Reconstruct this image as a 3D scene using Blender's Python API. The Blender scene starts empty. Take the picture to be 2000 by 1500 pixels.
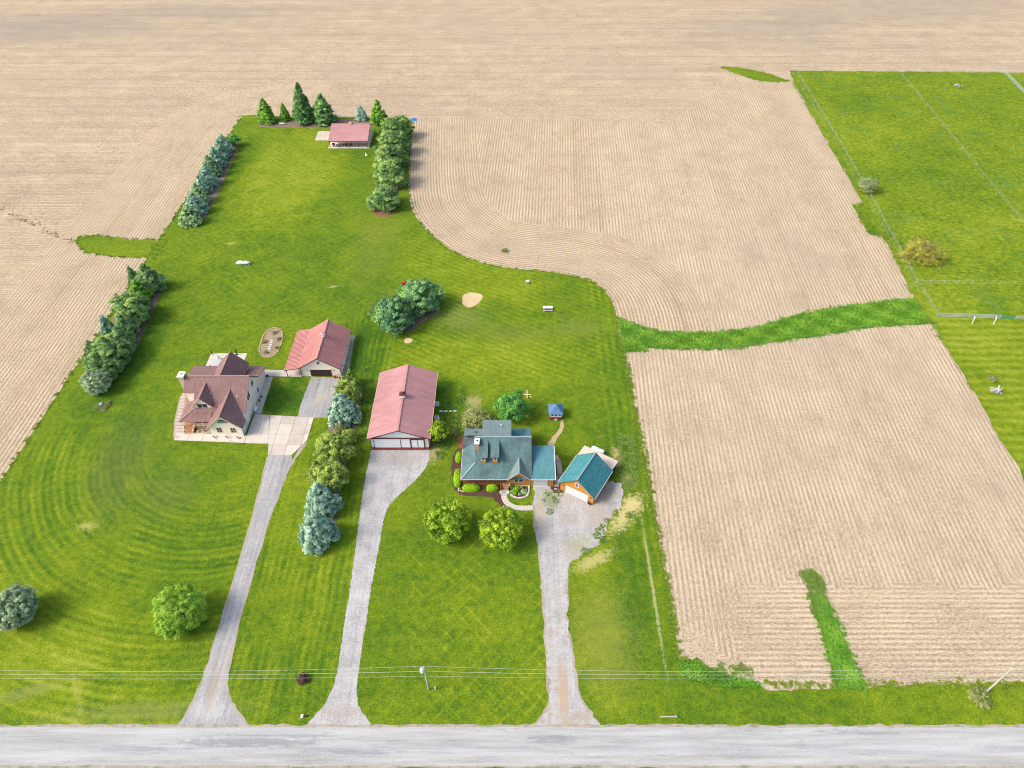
import bpy, bmesh, math, random
import numpy as np
from mathutils import Vector, Matrix
random.seed(7); RNG = np.random.default_rng(7)
scene = bpy.context.scene
COL = scene.collection
# ---------------------------------------------------------------- camera
CAM_H, PITCH, FPX = 115.0, math.radians(44.0), 1388.0
cam_d = bpy.data.cameras.new('camera'); cam = bpy.data.objects.new('camera', cam_d); COL.objects.link(cam)
cam.location = (0, 0, CAM_H); cam.rotation_euler = (math.radians(90) - PITCH, 0, 0)
cam_d.sensor_width = 36; cam_d.lens = FPX / 2000 * 36; cam_d.clip_end = 25000; cam_d.clip_start = 1
scene.camera = cam
# ---------------------------------------------------------------- light
SUN_EL, SUN_AZ = math.radians(43), math.radians(255)      # azimuth clockwise from north (+Y)
w = bpy.data.worlds.new('World'); scene.world = w; w.use_nodes = True
nt = w.node_tree; bg = nt.nodes['Background']; sky = nt.nodes.new('ShaderNodeTexSky')
sky.sky_type = 'NISHITA'; sky.sun_disc = False; sky.sun_elevation = SUN_EL; sky.sun_rotation = SUN_AZ
sky.air_density = 1.0; sky.dust_density = 4.0; sky.ozone_density = 1.0
nt.links.new(sky.outputs[0], bg.inputs[0]); bg.inputs[1].default_value = 0.15
sl = bpy.data.lights.new('sun', 'SUN'); sl.energy = 1.4; sl.angle = math.radians(14); sl.color = (1, .95, .87)
sun = bpy.data.objects.new('sun', sl); COL.objects.link(sun)
sd = Vector((math.sin(SUN_AZ) * math.cos(SUN_EL), math.cos(SUN_AZ) * math.cos(SUN_EL), math.sin(SUN_EL)))
sun.rotation_euler = sd.to_track_quat('Z', 'Y').to_euler(); sun.location = (-60, 60, 90)
scene.view_settings.view_transform = 'Standard'; scene.view_settings.look = 'None'
scene.view_settings.exposure = 0.92; scene.view_settings.gamma = 1; scene.view_settings.use_curve_mapping = False
scene.render.engine = 'CYCLES'; scene.cycles.filter_width = 1.05

# ---------------------------------------------------------------- survey helper: photo pixel (2000 wide) -> point at height z
def G(u, v, z=0.0):
    a = (u - 1000) / FPX; b = -(v - 750) / FPX
    dy = math.cos(PITCH) + b * math.sin(PITCH); dz = -math.sin(PITCH) + b * math.cos(PITCH)
    t = (z - CAM_H) / dz
    return (a * t, dy * t)
def GG(pts, z=0.0): return [G(u, v, z) for u, v in pts]
def pxm(x, y, z=0):
    return FPX / (y * math.cos(PITCH) - (z - CAM_H) * math.sin(PITCH))

# ---------------------------------------------------------------- material helpers
class NB:
    def __init__(s, name, rough=0.9, spec=0.2):
        s.m = bpy.data.materials.new(name); s.m.use_nodes = True; s.t = s.m.node_tree
        s.b = s.t.nodes['Principled BSDF']; s.b.inputs['Roughness'].default_value = rough
        s.b.inputs['Specular IOR Level'].default_value = spec
    def n(s, k): return s.t.nodes.new(k)
    def l(s, a, b): s.t.links.new(a, b)
    def put(s, sock, v):
        if v is None: return
        if hasattr(v, 'is_output'): s.l(v, sock)
        elif isinstance(v, (tuple, list)) and len(v) == 3 and sock.type == 'RGBA': sock.default_value = (*v, 1)
        else: sock.default_value = v
    def math(s, op, a, b=None, c=None, clamp=False):
        x = s.n('ShaderNodeMath'); x.operation = op; x.use_clamp = clamp
        s.put(x.inputs[0], a); s.put(x.inputs[1], b)
        if c is not None: s.put(x.inputs[2], c)
        return x.outputs[0]
    def pos(s): return s.n('ShaderNodeNewGeometry').outputs['Position']
    def obj(s): return s.n('ShaderNodeTexCoord').outputs['Object']
    def uv(s): return s.n('ShaderNodeTexCoord').outputs['UV']
    def sep(s, v):
        x = s.n('ShaderNodeSeparateXYZ'); s.l(v, x.inputs[0]); return x.outputs[0], x.outputs[1], x.outputs[2]
    def map(s, v, scale=(1, 1, 1), rot=0.0, loc=(0, 0, 0)):
        x = s.n('ShaderNodeMapping'); s.l(v, x.inputs[0]); x.inputs['Scale'].default_value = scale
        x.inputs['Rotation'].default_value = (0, 0, rot); x.inputs['Location'].default_value = loc; return x.outputs[0]
    def noise(s, v, scale, detail=3, rough=0.55, dist=0.0):
        x = s.n('ShaderNodeTexNoise'); s.l(v, x.inputs['Vector']); x.inputs['Scale'].default_value = scale
        x.inputs['Detail'].default_value = detail; x.inputs['Roughness'].default_value = rough
        x.inputs['Distortion'].default_value = dist; return x.outputs[0]
    def vor(s, v, scale, out=0):
        x = s.n('ShaderNodeTexVoronoi'); s.l(v, x.inputs['Vector']); x.inputs['Scale'].default_value = scale
        return x.outputs[out]
    def ramp(s, f, stops, interp='LINEAR'):
        x = s.n('ShaderNodeValToRGB'); s.l(f, x.inputs[0]); e = x.color_ramp; e.interpolation = interp
        while len(e.elements) < len(stops): e.elements.new(0.5)
        for el, (p, c) in zip(e.elements, stops): el.position = p; el.color = (*c, 1) if len(c) == 3 else c
        return x.outputs[0]
    def mix(s, f, a, b, mode='MIX'):
        x = s.n('ShaderNodeMixRGB'); x.blend_type = mode; s.put(x.inputs[0], f); s.put(x.inputs[1], a); s.put(x.inputs[2], b)
        return x.outputs[0]
    def scal(s, c, f):
        x = s.n('ShaderNodeVectorMath'); x.operation = 'SCALE'; s.put(x.inputs[0], c); s.put(x.inputs['Scale'], f); return x.outputs[0]
    def mr(s, v, a, b, c=0.0, d=1.0, smooth=False):
        x = s.n('ShaderNodeMapRange'); s.put(x.inputs[0], v)
        for i, q in enumerate((a, b, c, d)): x.inputs[i + 1].default_value = q
        if smooth: x.interpolation_type = 'SMOOTHSTEP'
        return x.outputs[0]
    def color(s, c): s.put(s.b.inputs['Base Color'], c)
    def bump(s, h, dist=0.05, st=0.6):
        x = s.n('ShaderNodeBump'); s.put(x.inputs['Height'], h); x.inputs['Distance'].default_value = dist
        x.inputs['Strength'].default_value = st; s.l(x.outputs[0], s.b.inputs['Normal'])
    def seg(s, x, y, cx, cy, rx, ry, rot=0.0):
        """soft ellipse: 1 at centre, 0 outside"""
        c_, s_ = math.cos(rot), math.sin(rot)
        dx = s.math('SUBTRACT', x, cx); dy = s.math('SUBTRACT', y, cy)
        a = s.math('ADD', s.math('MULTIPLY', dx, c_ / rx), s.math('MULTIPLY', dy, s_ / rx))
        b = s.math('ADD', s.math('MULTIPLY', dx, -s_ / ry), s.math('MULTIPLY', dy, c_ / ry))
        d = s.math('SQRT', s.math('ADD', s.math('MULTIPLY', a, a), s.math('MULTIPLY', b, b)))
        return d

def plain(name, c, var=0.12, scale=3.0, rough=0.7, spec=0.3, metal=0.0):
    b = NB(name, rough, spec); p = b.obj(); n = b.noise(p, scale, 4)
    col = b.scal(c, b.mr(n, .25, .75, 1 - var, 1 + var)); b.color(col); b.b.inputs['Metallic'].default_value = metal
    return b.m

GD, GM, GY, GL = (.040, .105, .008), (.107, .172, .009), (.190, .243, .010), (.30, .32, .055)
def grass_core(b, bias=0.0, tall=False):
    p = b.pos()
    n1 = b.noise(p, .030, 3, .5); n2 = b.noise(p, .16, 4, .6); n3 = b.noise(p, .75, 5, .8); n4 = b.noise(p, 3.2, 3, .75)
    f = b.math('ADD', b.math('MULTIPLY', n1, .55), b.math('MULTIPLY', n2, .45))
    f = b.math('ADD', f, b.math('MULTIPLY', b.math('SUBTRACT', n3, .5), .95 if not tall else 1.5))
    f = b.math('ADD', f, b.math('MULTIPLY', b.math('SUBTRACT', n4, .5), 1.0))
    f = b.math('ADD', f, bias)
    return p, f, n2, n3, n4
def finish_grass(b, f, n3, n4, extra=None, drypatch=True):
    col = b.ramp(f, [(.22, GD), (.47, GM), (.70, GY), (.95, GL)])
    if extra: col = extra(col)
    b.color(col); b.bump(b.math('ADD', n3, n4), .12, .5)

def mat_lawn():
    b = NB('mown_lawn', .95, .1); p, f, n2, n3, n4 = grass_core(b)
    warp = b.noise(p, .12, 2); wv = b.mr(warp, .2, .8, -.35, .35)
    X, Y, _ = b.sep(p)
    sn = lambda d, per: b.math('SINE', b.math('MULTIPLY', b.math('ADD', d, wv), 2 * math.pi / per))
    # 1: concentric passes round the west house front
    dx = b.math('ADD', X, 60.0); dy = b.math('SUBTRACT', Y, 104.0)
    r = b.math('SQRT', b.math('ADD', b.math('MULTIPLY', dx, dx), b.math('MULTIPLY', dy, dy)))
    ang = b.mr(Y, 112.0, 96.0, 0, 1, True)
    m1 = b.math('MULTIPLY', b.math('MULTIPLY', b.mr(r, 12, 24, 0, 1, True), ang), b.mr(X, -45, -50, 0, 1, True))
    s1 = b.math('ADD', b.math('MULTIPLY', sn(r, 1.42), .8), b.math('MULTIPLY', sn(r, 4.3), .6))
    # 2: north-south passes between the driveways
    m2 = b.math('MULTIPLY', b.math('MULTIPLY', b.mr(X, -50, -46, 0, 1, True), b.mr(X, -27, -30, 0, 1, True)), b.mr(Y, 150, 140, 0, 1, True))
    s2 = b.math('ADD', b.math('MULTIPLY', sn(X, 1.35), .7), b.math('MULTIPLY', sn(X, 5.1), .6))
    # 3: diagonal cross mowing
    d1 = b.math('MULTIPLY', b.math('ADD', X, Y), .7071); d2 = b.math('MULTIPLY', b.math('SUBTRACT', X, Y), .7071)
    thin = lambda q: b.math('SUBTRACT', b.math('MULTIPLY', b.mr(q, .55, 1, 0, 1), 1.5), .3)
    s3 = b.math('ADD', b.math('MULTIPLY', thin(sn(d1, 1.9)), b.mr(b.noise(b.map(p, (.3, .06, 1), math.radians(-45)), 1.0, 2), .35, .65)), b.math('MULTIPLY', thin(sn(d2, 1.9)), b.mr(b.noise(b.map(p, (.3, .06, 1), math.radians(45)), 1.0, 2), .35, .65)))
    m3a = b.math('MULTIPLY', b.math('MULTIPLY', b.mr(X, -20, -18, 0, 1), b.mr(X, 8, 6, 0, 1)), b.mr(Y, 88, 84, 0, 1))
    m3b = b.math('MULTIPLY', b.mr(X, -33, -37, 0, .8, True), b.mr(Y, 128, 150, 0, 1, True))
    m3 = b.math('ADD', m3a, m3b)
    # 4: slanting passes in the east back lawn
    d4 = b.math('ADD', b.math('MULTIPLY', X, .5), b.math('MULTIPLY', Y, .866))
    m4 = b.math('MULTIPLY', b.mr(X, -32, -28, 0, .6, True), b.mr(Y, 118, 124, 0, 1, True)); s4 = sn(d4, 1.6)
    # 5: wheel passes along the east edge
    m5 = b.math('MULTIPLY', b.math('MULTIPLY', b.mr(X, 19, 22, 0, .8, True), b.mr(X, 30, 29, 0, 1)), b.mr(Y, 60, 75, 0, 1, True)); s5 = sn(X, 1.9)
    s = b.math('ADD', b.math('MULTIPLY', m1, s1), b.math('MULTIPLY', m2, s2))
    s = b.math('ADD', s, b.math('MULTIPLY', m3, s3)); s = b.math('ADD', s, b.math('MULTIPLY', m4, s4)); s = b.math('ADD', s, b.math('MULTIPLY', m5, s5))
    s = b.math('MULTIPLY', s, b.mr(b.noise(p, .09, 3, .6, 1.0), .38, .62, .15, 1.25))
    f = b.math('ADD', f, b.math('MULTIPLY', s, .11))
    # broad tonal areas of the turf (greener / yellower / thin growth), plus painted shade of trees and buildings
    px_, py_, _ = b.sep(b.pos())
    wob = b.mr(b.noise(p, .25, 4), .3, .7, -.35, .35)
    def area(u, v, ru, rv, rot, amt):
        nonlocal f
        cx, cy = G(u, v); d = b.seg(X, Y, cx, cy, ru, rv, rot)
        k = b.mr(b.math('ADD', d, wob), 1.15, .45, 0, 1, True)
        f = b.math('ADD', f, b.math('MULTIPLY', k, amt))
    area(575, 330, 18, 45, 0, .16); area(980, 700, 26, 14, .1, .12); area(940, 545, 26, 14, -.5, .10)
    area(240, 870, 5, 20, .2, -.10); area(80, 1370, 18, 14, 0, .10); area(560, 1300, 10, 22, 0, .05)
    area(1230, 1160, 4.5, 16, -.05, -.13); area(1165, 1180, 6, 20, 0, .13); area(700, 720, 6, 24, 0, -.2)  # last one paints the shade between garage, tree row and barn
    area(250, 720, 5, 26, -.1, -.14); area(720, 240, 22, 10, 0, -.08); area(860, 1250, 14, 18, 0, .03)  # first one paints the west windbreak's shade into the turf
    area(890, 770, 7, 9, 0, -.12); area(557, 778, 6.5, 8.5, 0, -.30); area(450, 340, 5, 34, -.05, -.1)  # shade painted east of the barn, cream house and northwest windbreak
    area(880, 640, 12, 5, -.3, -.05); area(500, 1000, 8, 10, 0, .02); area(1215, 860, 7, 9, 0, -.08)
    f = b.math('SUBTRACT', f, .03)
    def extra(col):
        def dry(u, v, ru, rv, rot, amt, c=(.50, .42, .18)):
            nonlocal col
            cx, cy = G(u, v); d = b.seg(X, Y, cx, cy, ru, rv, rot)
            nz = b.mr(b.noise(p, 1.3, 6, .85), .3, .7, -.8, .8)
            k = b.mr(b.math('ADD', d, nz), 1.1, .3, 0, amt, True)
            col = b.mix(k, col, c)
        dull = (.115, .140, .035)
        dry(235, 905, 8, 17, .2, .42, dull); dry(330, 960, 7, 8, .3, .35, dull); dry(990, 650, 16, 5, -.1, .4, (.14, .17, .03))
        dry(170, 1027, 2.2, 1.3, 0, .8, (.33, .33, .08)); dry(150, 1350, .8, 5, .6, .5, (.28, .30, .05))
        dry(1222, 1005, 6.5, 2.2, .9, .85); dry(1160, 1095, 5, 1.6, .5, .6); dry(1235, 985, 2.5, 2.5, 0, .85)
        dry(1206, 893, 1.2, 3.2, .1, .85, (.42, .32, .14)); dry(1226, 940, 1.5, 2.4, .4, .8, (.42, .32, .14))
        dry(925, 785, 2.2, 2.5, 0, .7, (.36, .31, .14)); dry(918, 815, 2.2, 3.2, 0, .7, (.36, .31, .14))
        dry(848, 885, 1.6, 3.2, 0, .75, (.36, .31, .14)); dry(1130, 640, 9, 5, 0, .3, (.2, .21, .05)); dry(900, 620, 8, 6, 0, .35, (.22, .24, .07))
        dry(800, 595, 10, 9, 0, .3, (.20, .21, .06)); dry(1275, 1150, .35, 17, .0, .7, (.38, .36, .18)); dry(650, 560, 1.6, .7, .3, .5)
        dry(450, 475, 1.6, .7, .3, .5); dry(735, 470, 8, 30, 0, .25, (.15, .17, .04)); dry(1180, 1250, 7, 12, 0, .4, (.22, .22, .05))
        dry(290, 1390, 18, 2.0, .05, .35, (.26, .27, .08)); dry(60, 1350, 6, 1.5, .3, .4, (.26, .27, .08)); dry(510, 830, 1, 1, 0, .3)
        return col
    finish_grass(b, f, n3, n4, extra); return b.m
def mat_grass(name, bias, tall=False, stripes=None):
    b = NB(name, .95, .1); p, f, n2, n3, n4 = grass_core(b, bias, tall)
    if stripes:
        X, Y, _ = b.sep(p); wv = b.mr(b.noise(p, .1, 2), .2, .8, -.8, .8)
        f = b.math('ADD', f, b.math('MULTIPLY', b.math('SINE', b.math('MULTIPLY', b.math('ADD', Y, wv), 2 * math.pi / stripes)), .09))
        mottle = b.noise(p, .5, 4, .7)
    finish_grass(b, f, n3, n4); return b.m
def mat_pasture():
    b = NB('rough_pasture', .95, .1); p, f, n2, n3, n4 = grass_core(b, .05, True)
    mo = b.noise(b.map(p, (1, 1.6, 1)), .33, 5, .75, 1.5)
    f = b.math('ADD', f, b.math('MULTIPLY', b.math('SUBTRACT', mo, .5), .5))
    def extra(c):
        k = b.mr(b.noise(p, .09, 4, .6), .55, .7, 0, .45)
        return b.mix(k, c, (.06, .16, .035))
    finish_grass(b, f, n3, n4, extra); return b.m

def mat_field(name, contrast=1.0, straw=(.56, .452, .298), soil=(.345, .258, .17), per=.95, grey=.3, bands=False):
    b = NB(name, .95, .1); p = b.pos(); u, v, _ = b.sep(b.uv())
    uvv = b.uv()
    wob = b.mr(b.noise(b.map(uvv, (.25, .05, 1)), 1.0, 2), .2, .8, -.08, .08)
    row = b.math('SINE', b.math('MULTIPLY', b.math('ADD', u, wob), 2 * math.pi / per))
    lng = b.noise(b.map(uvv, (1.4, .22, 1)), 1.0, 4, .7)         # streaks along the rows
    brk = b.noise(b.map(uvv, (2.6, .9, 1)), 1.6, 4, .75)         # broken residue
    spk = b.noise(p, 3.4, 4, .8)
    big = b.noise(p, .018, 4, .55); med = b.noise(p, .11, 4, .6)
    strg = b.mr(med, .35, .65, .25, 1.2)
    f = b.math('MULTIPLY', b.math('MULTIPLY', row, .17 * contrast), strg)
    f = b.math('ADD', f, .56)
    ps = b.math('SINE', b.math('MULTIPLY', u, 2 * math.pi / 7.6)); tr_ = b.math('MULTIPLY', b.mr(ps, .86, 1.0, 0, 1), b.mr(b.noise(b.map(uvv, (.13, .01, 1)), 1.0, 2), .4, .6, .0, 1))
    f = b.math('SUBTRACT', f, b.math('MULTIPLY', tr_, .07 * contrast))
    pb = b.noise(b.map(uvv, (.13, .004, 1)), 1.0, 2, .6); f = b.math('ADD', f, b.math('MULTIPLY', b.math('SUBTRACT', pb, .5), .28))
    f = b.math('ADD', f, b.math('MULTIPLY', b.math('SUBTRACT', lng, .5), .55))
    f = b.math('ADD', f, b.math('MULTIPLY', b.math('SUBTRACT', brk, .5), 1.7))
    f = b.math('ADD', f, b.math('MULTIPLY', b.math('SUBTRACT', spk, .5), 2.1))
    f = b.math('ADD', f, b.math('MULTIPLY', b.math('SUBTRACT', med, .5), .42))
    if bands: f = b.math('ADD', f, b.math('MULTIPLY', b.math('SUBTRACT', b.noise(p, .9, 5, .85), .5), 1.6))
    mid = tuple(.6 * a + .4 * c for a, c in zip(straw, soil))
    col = b.ramp(f, [(.18, tuple(.75 * s_ for s_ in soil)), (.42, soil), (.60, mid), (.92, tuple(min(1, s_ * 1.08) for s_ in straw))])
    # broad soil tone: greyer, damper ground
    col = b.mix(b.mr(big, .48, .68, 0, grey * .7), col, (.34, .285, .22))
    if bands:
        st = b.noise(b.map(p, (.012, .12, 1)), 1.0, 7, .75)
        col = b.mix(b.mr(st, .5, .72, 0, .3), col, (.30, .25, .20))
        X, Y, _ = b.sep(p)
        for (gu, gv, rx, ry, am) in ((60, 60, 75, 22, .42), (1480, 60, 55, 26, .3), (330, 25, 150, 18, .3), (1760, 20, 120, 26, .3)):
            cx, cy = G(gu, gv); d = b.seg(X, Y, cx, cy, rx, ry, .15)
            k = b.mr(b.math('ADD', d, b.mr(b.noise(b.map(p, (.02, .1, 1)), 1.0, 4), .3, .7, -.4, .4)), 1.1, .3, 0, am, True)
            col = b.mix(k, col, (.245, .215, .185))
        nb = b.noise(b.map(p, (.03, .55, 1)), 1.0, 6, .75)
        col = b.scal(col, b.mr(nb, .4, .6, .93, 1.05))
        sw_ = b.math('SINE', b.math('MULTIPLY', b.math('ADD', Y, b.mr(b.noise(b.map(p, (.004, .02, 1)), 1.0, 2), .2, .8, -3, 3)), 2 * math.pi / 9.1))
        k = b.math('MULTIPLY', b.mr(sw_, .93, 1.0, 0, .55), b.mr(b.noise(b.map(p, (.03, .11, 1)), 1.0, 4, .7), .35, .65)); col = b.mix(k, col, (.27, .19, .13))
    b.color(col); b.bump(b.math('ADD', f, b.math('MULTIPLY', row, .15)), .12, .6)
    return b.m
def mat_gravel(name, c1, c2, speck=2.5, patch=None, pc=(.2, .15, .1), streak=0, areas=()):
    b = NB(name, .95, .15); p = b.pos()
    n1 = b.noise(p, speck, 5, .8); n2 = b.noise(p, .35, 4, .6); n3 = b.noise(p, 9, 3, .7)
    f = b.math('ADD', b.math('MULTIPLY', n1, .5), b.math('ADD', b.math('MULTIPLY', n2, .25), b.math('MULTIPLY', n3, .25)))
    col = b.ramp(f, [(.34, c1), (.62, c2)])
    if patch:
        k = b.mr(b.noise(p, patch, 5, .7), .5, .68, 0, .75); col = b.mix(k, col, pc)
    if streak: col = b.scal(col, b.mr(b.noise(b.map(p, (1.6, .07, 1)), 1.0, 5, .65), .35, .65, 1 - streak, 1 + streak))
    X, Y, _ = b.sep(p)
    for (au, av, rx, ry, rot, ac, am) in areas:
        cx, cy = G(au, av); d = b.seg(X, Y, cx, cy, rx, ry, rot); k = b.mr(b.math('ADD', d, b.mr(b.noise(p, 1.1, 6, .85), .3, .7, -.8, .8)), 1.1, .3, 0, am, True); col = b.mix(k, col, ac)
    b.color(col); b.bump(n1, .05, .5); return b.m
def mat_road():
    b = NB('worn_asphalt', .85, .25); p = b.pos(); X, Y, _ = b.sep(p)
    n1 = b.noise(b.map(p, (.05, .9, 1)), 1.0, 4, .65); n2 = b.noise(p, 5, 4, .8); n3 = b.noise(b.map(p, (.12, .8, 1), loc=(7, 3, 0)), 1.0, 5, .75)
    col = b.ramp(b.math('ADD', b.math('MULTIPLY', n1, .6), b.math('MULTIPLY', n2, .4)), [(.35, (.26, .26, .25)), (.65, (.47, .47, .45))])
    col = b.mix(b.mr(n3, .58, .72, 0, .55), col, (.16, .17, .18))
    for u, v, rx, ry, am in ((470, 1450, 14, .9, .55), (250, 1462, 9, .5, .3), (700, 1470, 9, .35, .4), (1080, 1445, 5, .8, .45), (1700, 1432, 7, .3, .35), (560, 1437, 12, .3, .4)):
        cx, cy = G(u, v); d = b.seg(X, Y, cx, cy, rx, ry)
        k = b.mr(b.math('ADD', d, b.mr(b.noise(b.map(p, (.3, 1.5, 1)), 1.0, 5, .8), .3, .7, -.7, .7)), 1.0, .4, 0, am, True)
        col = b.mix(k, col, (.15, .17, .195))
    crack = b.vor(b.map(p, (.16, .3, 1)), 1.0, 0)
    cn = b.n('ShaderNodeTexVoronoi'); cn.feature = 'DISTANCE_TO_EDGE'; cn.inputs['Scale'].default_value = .22; b.l(b.math and p, cn.inputs['Vector'])
    k = b.math('MULTIPLY', b.mr(cn.outputs[0], .0, .006, 1, 0), b.mr(n3, .45, .6, 0, .55))
    col = b.mix(k, col, (.11, .115, .12))
    b.color(col); b.bump(n2, .02, .4); return b.m
def mat_shingle(name, c1, c2, streak=(.2, .2, .2), amt=.3, scale=1.0):
    b = NB(name, .92, .12); p = b.obj(); X, Y, Z = b.sep(p)
    cr = b.math('SINE', b.math('MULTIPLY', b.math('ADD', Z, b.math('MULTIPLY', Y, .15)), 2 * math.pi / .22))
    n1 = b.noise(p, 3.0 * scale, 5, .85); n2 = b.noise(p, .35, 4, .6); n3 = b.noise(b.map(p, (3, .8, .8)), .8, 3)
    f = b.math('ADD', b.math('ADD', b.math('MULTIPLY', n1, .7), b.math('MULTIPLY', cr, .015)), b.math('MULTIPLY', n3, .3))
    col = b.ramp(f, [(.36, c1), (.64, c2)]); col = b.mix(b.mr(n2, .45, .68, 0, amt), col, streak)
    b.color(col); b.bump(n1, .02, .5); return b.m
def mat_siding(name, c, per=.13, vertical=False, dark=.82):
    b = NB(name, .75, .25); p = b.obj(); X, Y, Z = b.sep(p)
    t = b.math('ADD', X, Y) if vertical else Z
    sw = b.math('FRACT', b.math('DIVIDE', t, per)); k = b.mr(sw, .0, .16, dark, 1.0)
    n = b.noise(p, 1.6, 4); n2 = b.noise(b.map(p, (4, 4, .4) if vertical else (.4, .4, 4)), 2, 3)
    col = b.scal(b.scal(c, k), b.math('MULTIPLY', b.mr(n, .3, .7, .93, 1.06), b.mr(n2, .3, .7, .93, 1.06)))
    b.color(col); b.bump(sw, .02, .4); return b.m
def mat_leaf(name, dark, light, tip=None, rough=.75):
    b = NB(name, rough, .15); a = b.n('ShaderNodeAttribute'); a.attribute_name = 'tone'
    oi = b.n('ShaderNodeObjectInfo').outputs['Random']
    f = b.math('ADD', a.outputs['Fac'], b.mr(oi, 0, 1, -.12, .12))
    st = [(.05, dark), (.62, light)]
    if tip: st.append((.92, tip))
    col = b.ramp(f, st); b.color(col)
    b.b.inputs['Subsurface Weight'].default_value = 0.0
    tr = b.n('ShaderNodeBsdfTranslucent'); b.put(tr.inputs[0], b.scal(col, 1.0)); ms = b.n('ShaderNodeMixShader'); ms.inputs[0].default_value = .36
    b.l(b.b.outputs[0], ms.inputs[1]); b.l(tr.outputs[0], ms.inputs[2]); b.l(ms.outputs[0], b.t.nodes['Material Output'].inputs[0])
    return b.m
def mat_metalroof(name, c, var=.11):
    b = NB(name, .45, .4); p = b.obj(); n = b.noise(b.map(p, (.4, 2, 1)), .6, 4); n2 = b.noise(p, .15, 3)
    b.color(b.scal(c, b.math('MULTIPLY', b.mr(n, .3, .7, 1 - var, 1 + var), b.mr(n2, .3, .7, 1 - var, 1 + var)))); return b.m

M = {}
M['lawn'] = mat_lawn(); M['verge'] = mat_grass('verge_grass', .03); M['verge_dark'] = mat_grass('ditch_grass', -.10, True)
M['waterway'] = mat_grass('tall_green_grass', -.03, True); M['east_lawn'] = mat_grass('east_lawn', .10, False, 2.6)
M['pasture'] = mat_pasture(); M['far_field'] = mat_field('stubble_far', .8, grey=.5, bands=True)
M['field'] = mat_field('stubble_rows', 1.35); M['field2'] = mat_field('stubble_rows_pale', 1.1, straw=(.57, .465, .312), soil=(.36, .272, .182))
M['residue'] = mat_field('stubble_residue', .35, straw=(.57, .465, .312), soil=(.36, .272, .182))
M['road'] = mat_road(); M['shoulder'] = mat_gravel('road_shoulder', (.24, .20, .15), (.42, .37, .31), 2.5, .5, (.12, .17, .04))
M['drive_grey'] = mat_gravel('old_grey_drive', (.21, .207, .21), (.385, .378, .372), 1.6, .12, (.38, .34, .29), .16, [(410, 1385, 3.5, 2.5, 0, (.46, .45, .43), .6), (415, 1350, .9, 5, 0, (.34, .26, .19), .6), (625, 775, 1.5, 2.5, 0, (.42, .36, .28), .6), (655, 760, 1.2, 3.5, 0, (.45, .42, .39), .5), (618, 760, .25, 4, 0, (.14, .14, .14), .5), (645, 750, .25, 3, 0, (.14, .14, .14), .4)])
M['drive_white'] = mat_gravel('crushed_stone', (.17, .16, .155), (.53, .51, .49), 3.0, None, streak=.1, areas=[(780, 900, 5, 2.5, 0, (.26, .24, .22), .5), (690, 1060, .5, 14, 0, (.26, .25, .24), .35), (660, 1390, 6, 1.2, 0, (.30, .25, .2), .5)])
M['drive_mix'] = mat_gravel('weedy_gravel', (.22, .21, .20), (.48, .465, .445), 2.0, .2, (.36, .29, .20), streak=.1, areas=[(1075, 975, 2.2, 3.5, 0, (.16, .2, .06), .65), (1055, 1000, 1.2, 5, 0, (.42, .34, .2), .5), (1130, 1060, 4, 2, .3, (.26, .27, .12), .5), (1175, 1010, 4, 5, .5, (.34, .28, .22), .6), (1190, 965, 2, 4, 0, (.22, .2, .16), .6), (1100, 1350, 1.2, 6, 0, (.40, .28, .17), .7), (1145, 1400, 2.5, 1.2, 0, (.34, .27, .2), .5), (1130, 970, 2.5, 2, 0, (.30, .25, .21), .5)])
M['dirt'] = mat_gravel('bare_dirt', (.26, .21, .16), (.42, .36, .29), 2, .4, (.2, .2, .08))
M['sand'] = mat_gravel('dry_sand', (.46, .33, .16), (.62, .48, .28), 2)
M['strawpath'] = mat_gravel('tan_path', (.34, .25, .13), (.50, .38, .22), 2.5)
M['mulch'] = mat_gravel('bark_mulch', (.050, .026, .020), (.12, .065, .05), 3)
M['mulch_red'] = mat_gravel('red_mulch', (.16, .06, .04), (.27, .12, .08), 3)
M['soilbed'] = mat_gravel('old_bed', (.15, .10, .075), (.38, .29, .20), 1.4, .6, (.28, .27, .09))
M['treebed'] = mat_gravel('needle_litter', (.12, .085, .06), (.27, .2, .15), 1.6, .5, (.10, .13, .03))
M['concrete'] = mat_gravel('pale_concrete', (.47, .41, .345), (.59, .53, .45), .8); M['concrete2'] = mat_gravel('stained_concrete', (.40, .345, .285), (.53, .47, .40), .9, .25, (.38, .31, .25))
M['joint'] = plain('slab_joint', (.36, .32, .27)); M['paver'] = mat_gravel('pink_paver', (.36, .28, .24), (.52, .43, .37), 2)
M['sh_red'] = mat_shingle('mauve_shingle', (.155, .088, .084), (.30, .185, .17), (.15, .09, .09), .3)
M['sh_redcap'] = mat_shingle('mauve_ridge_cap', (.26, .16, .12), (.36, .24, .19))
M['sh_slate'] = mat_shingle('slate_green_shingle', (.06, .118, .118), (.14, .225, .22), (.055, .08, .085), .6)
M['sh_dark'] = mat_shingle('dark_slate_shingle', (.035, .055, .06), (.065, .09, .10)); M['sh_pale'] = mat_shingle('weathered_green_shingle', (.10, .155, .15), (.20, .27, .26))
M['sh_teal'] = mat_shingle('teal_shingle', (.05, .155, .175), (.13, .28, .30), (.06, .16, .18), .4); M['sh_teal2'] = mat_shingle('deep_teal_shingle', (.02, .145, .165), (.075, .27, .28))
M['sh_blue'] = mat_shingle('blue_shingle', (.07, .15, .28), (.12, .23, .38)); M['capteal'] = plain('pale_ridge', (.25, .33, .33))
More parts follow.
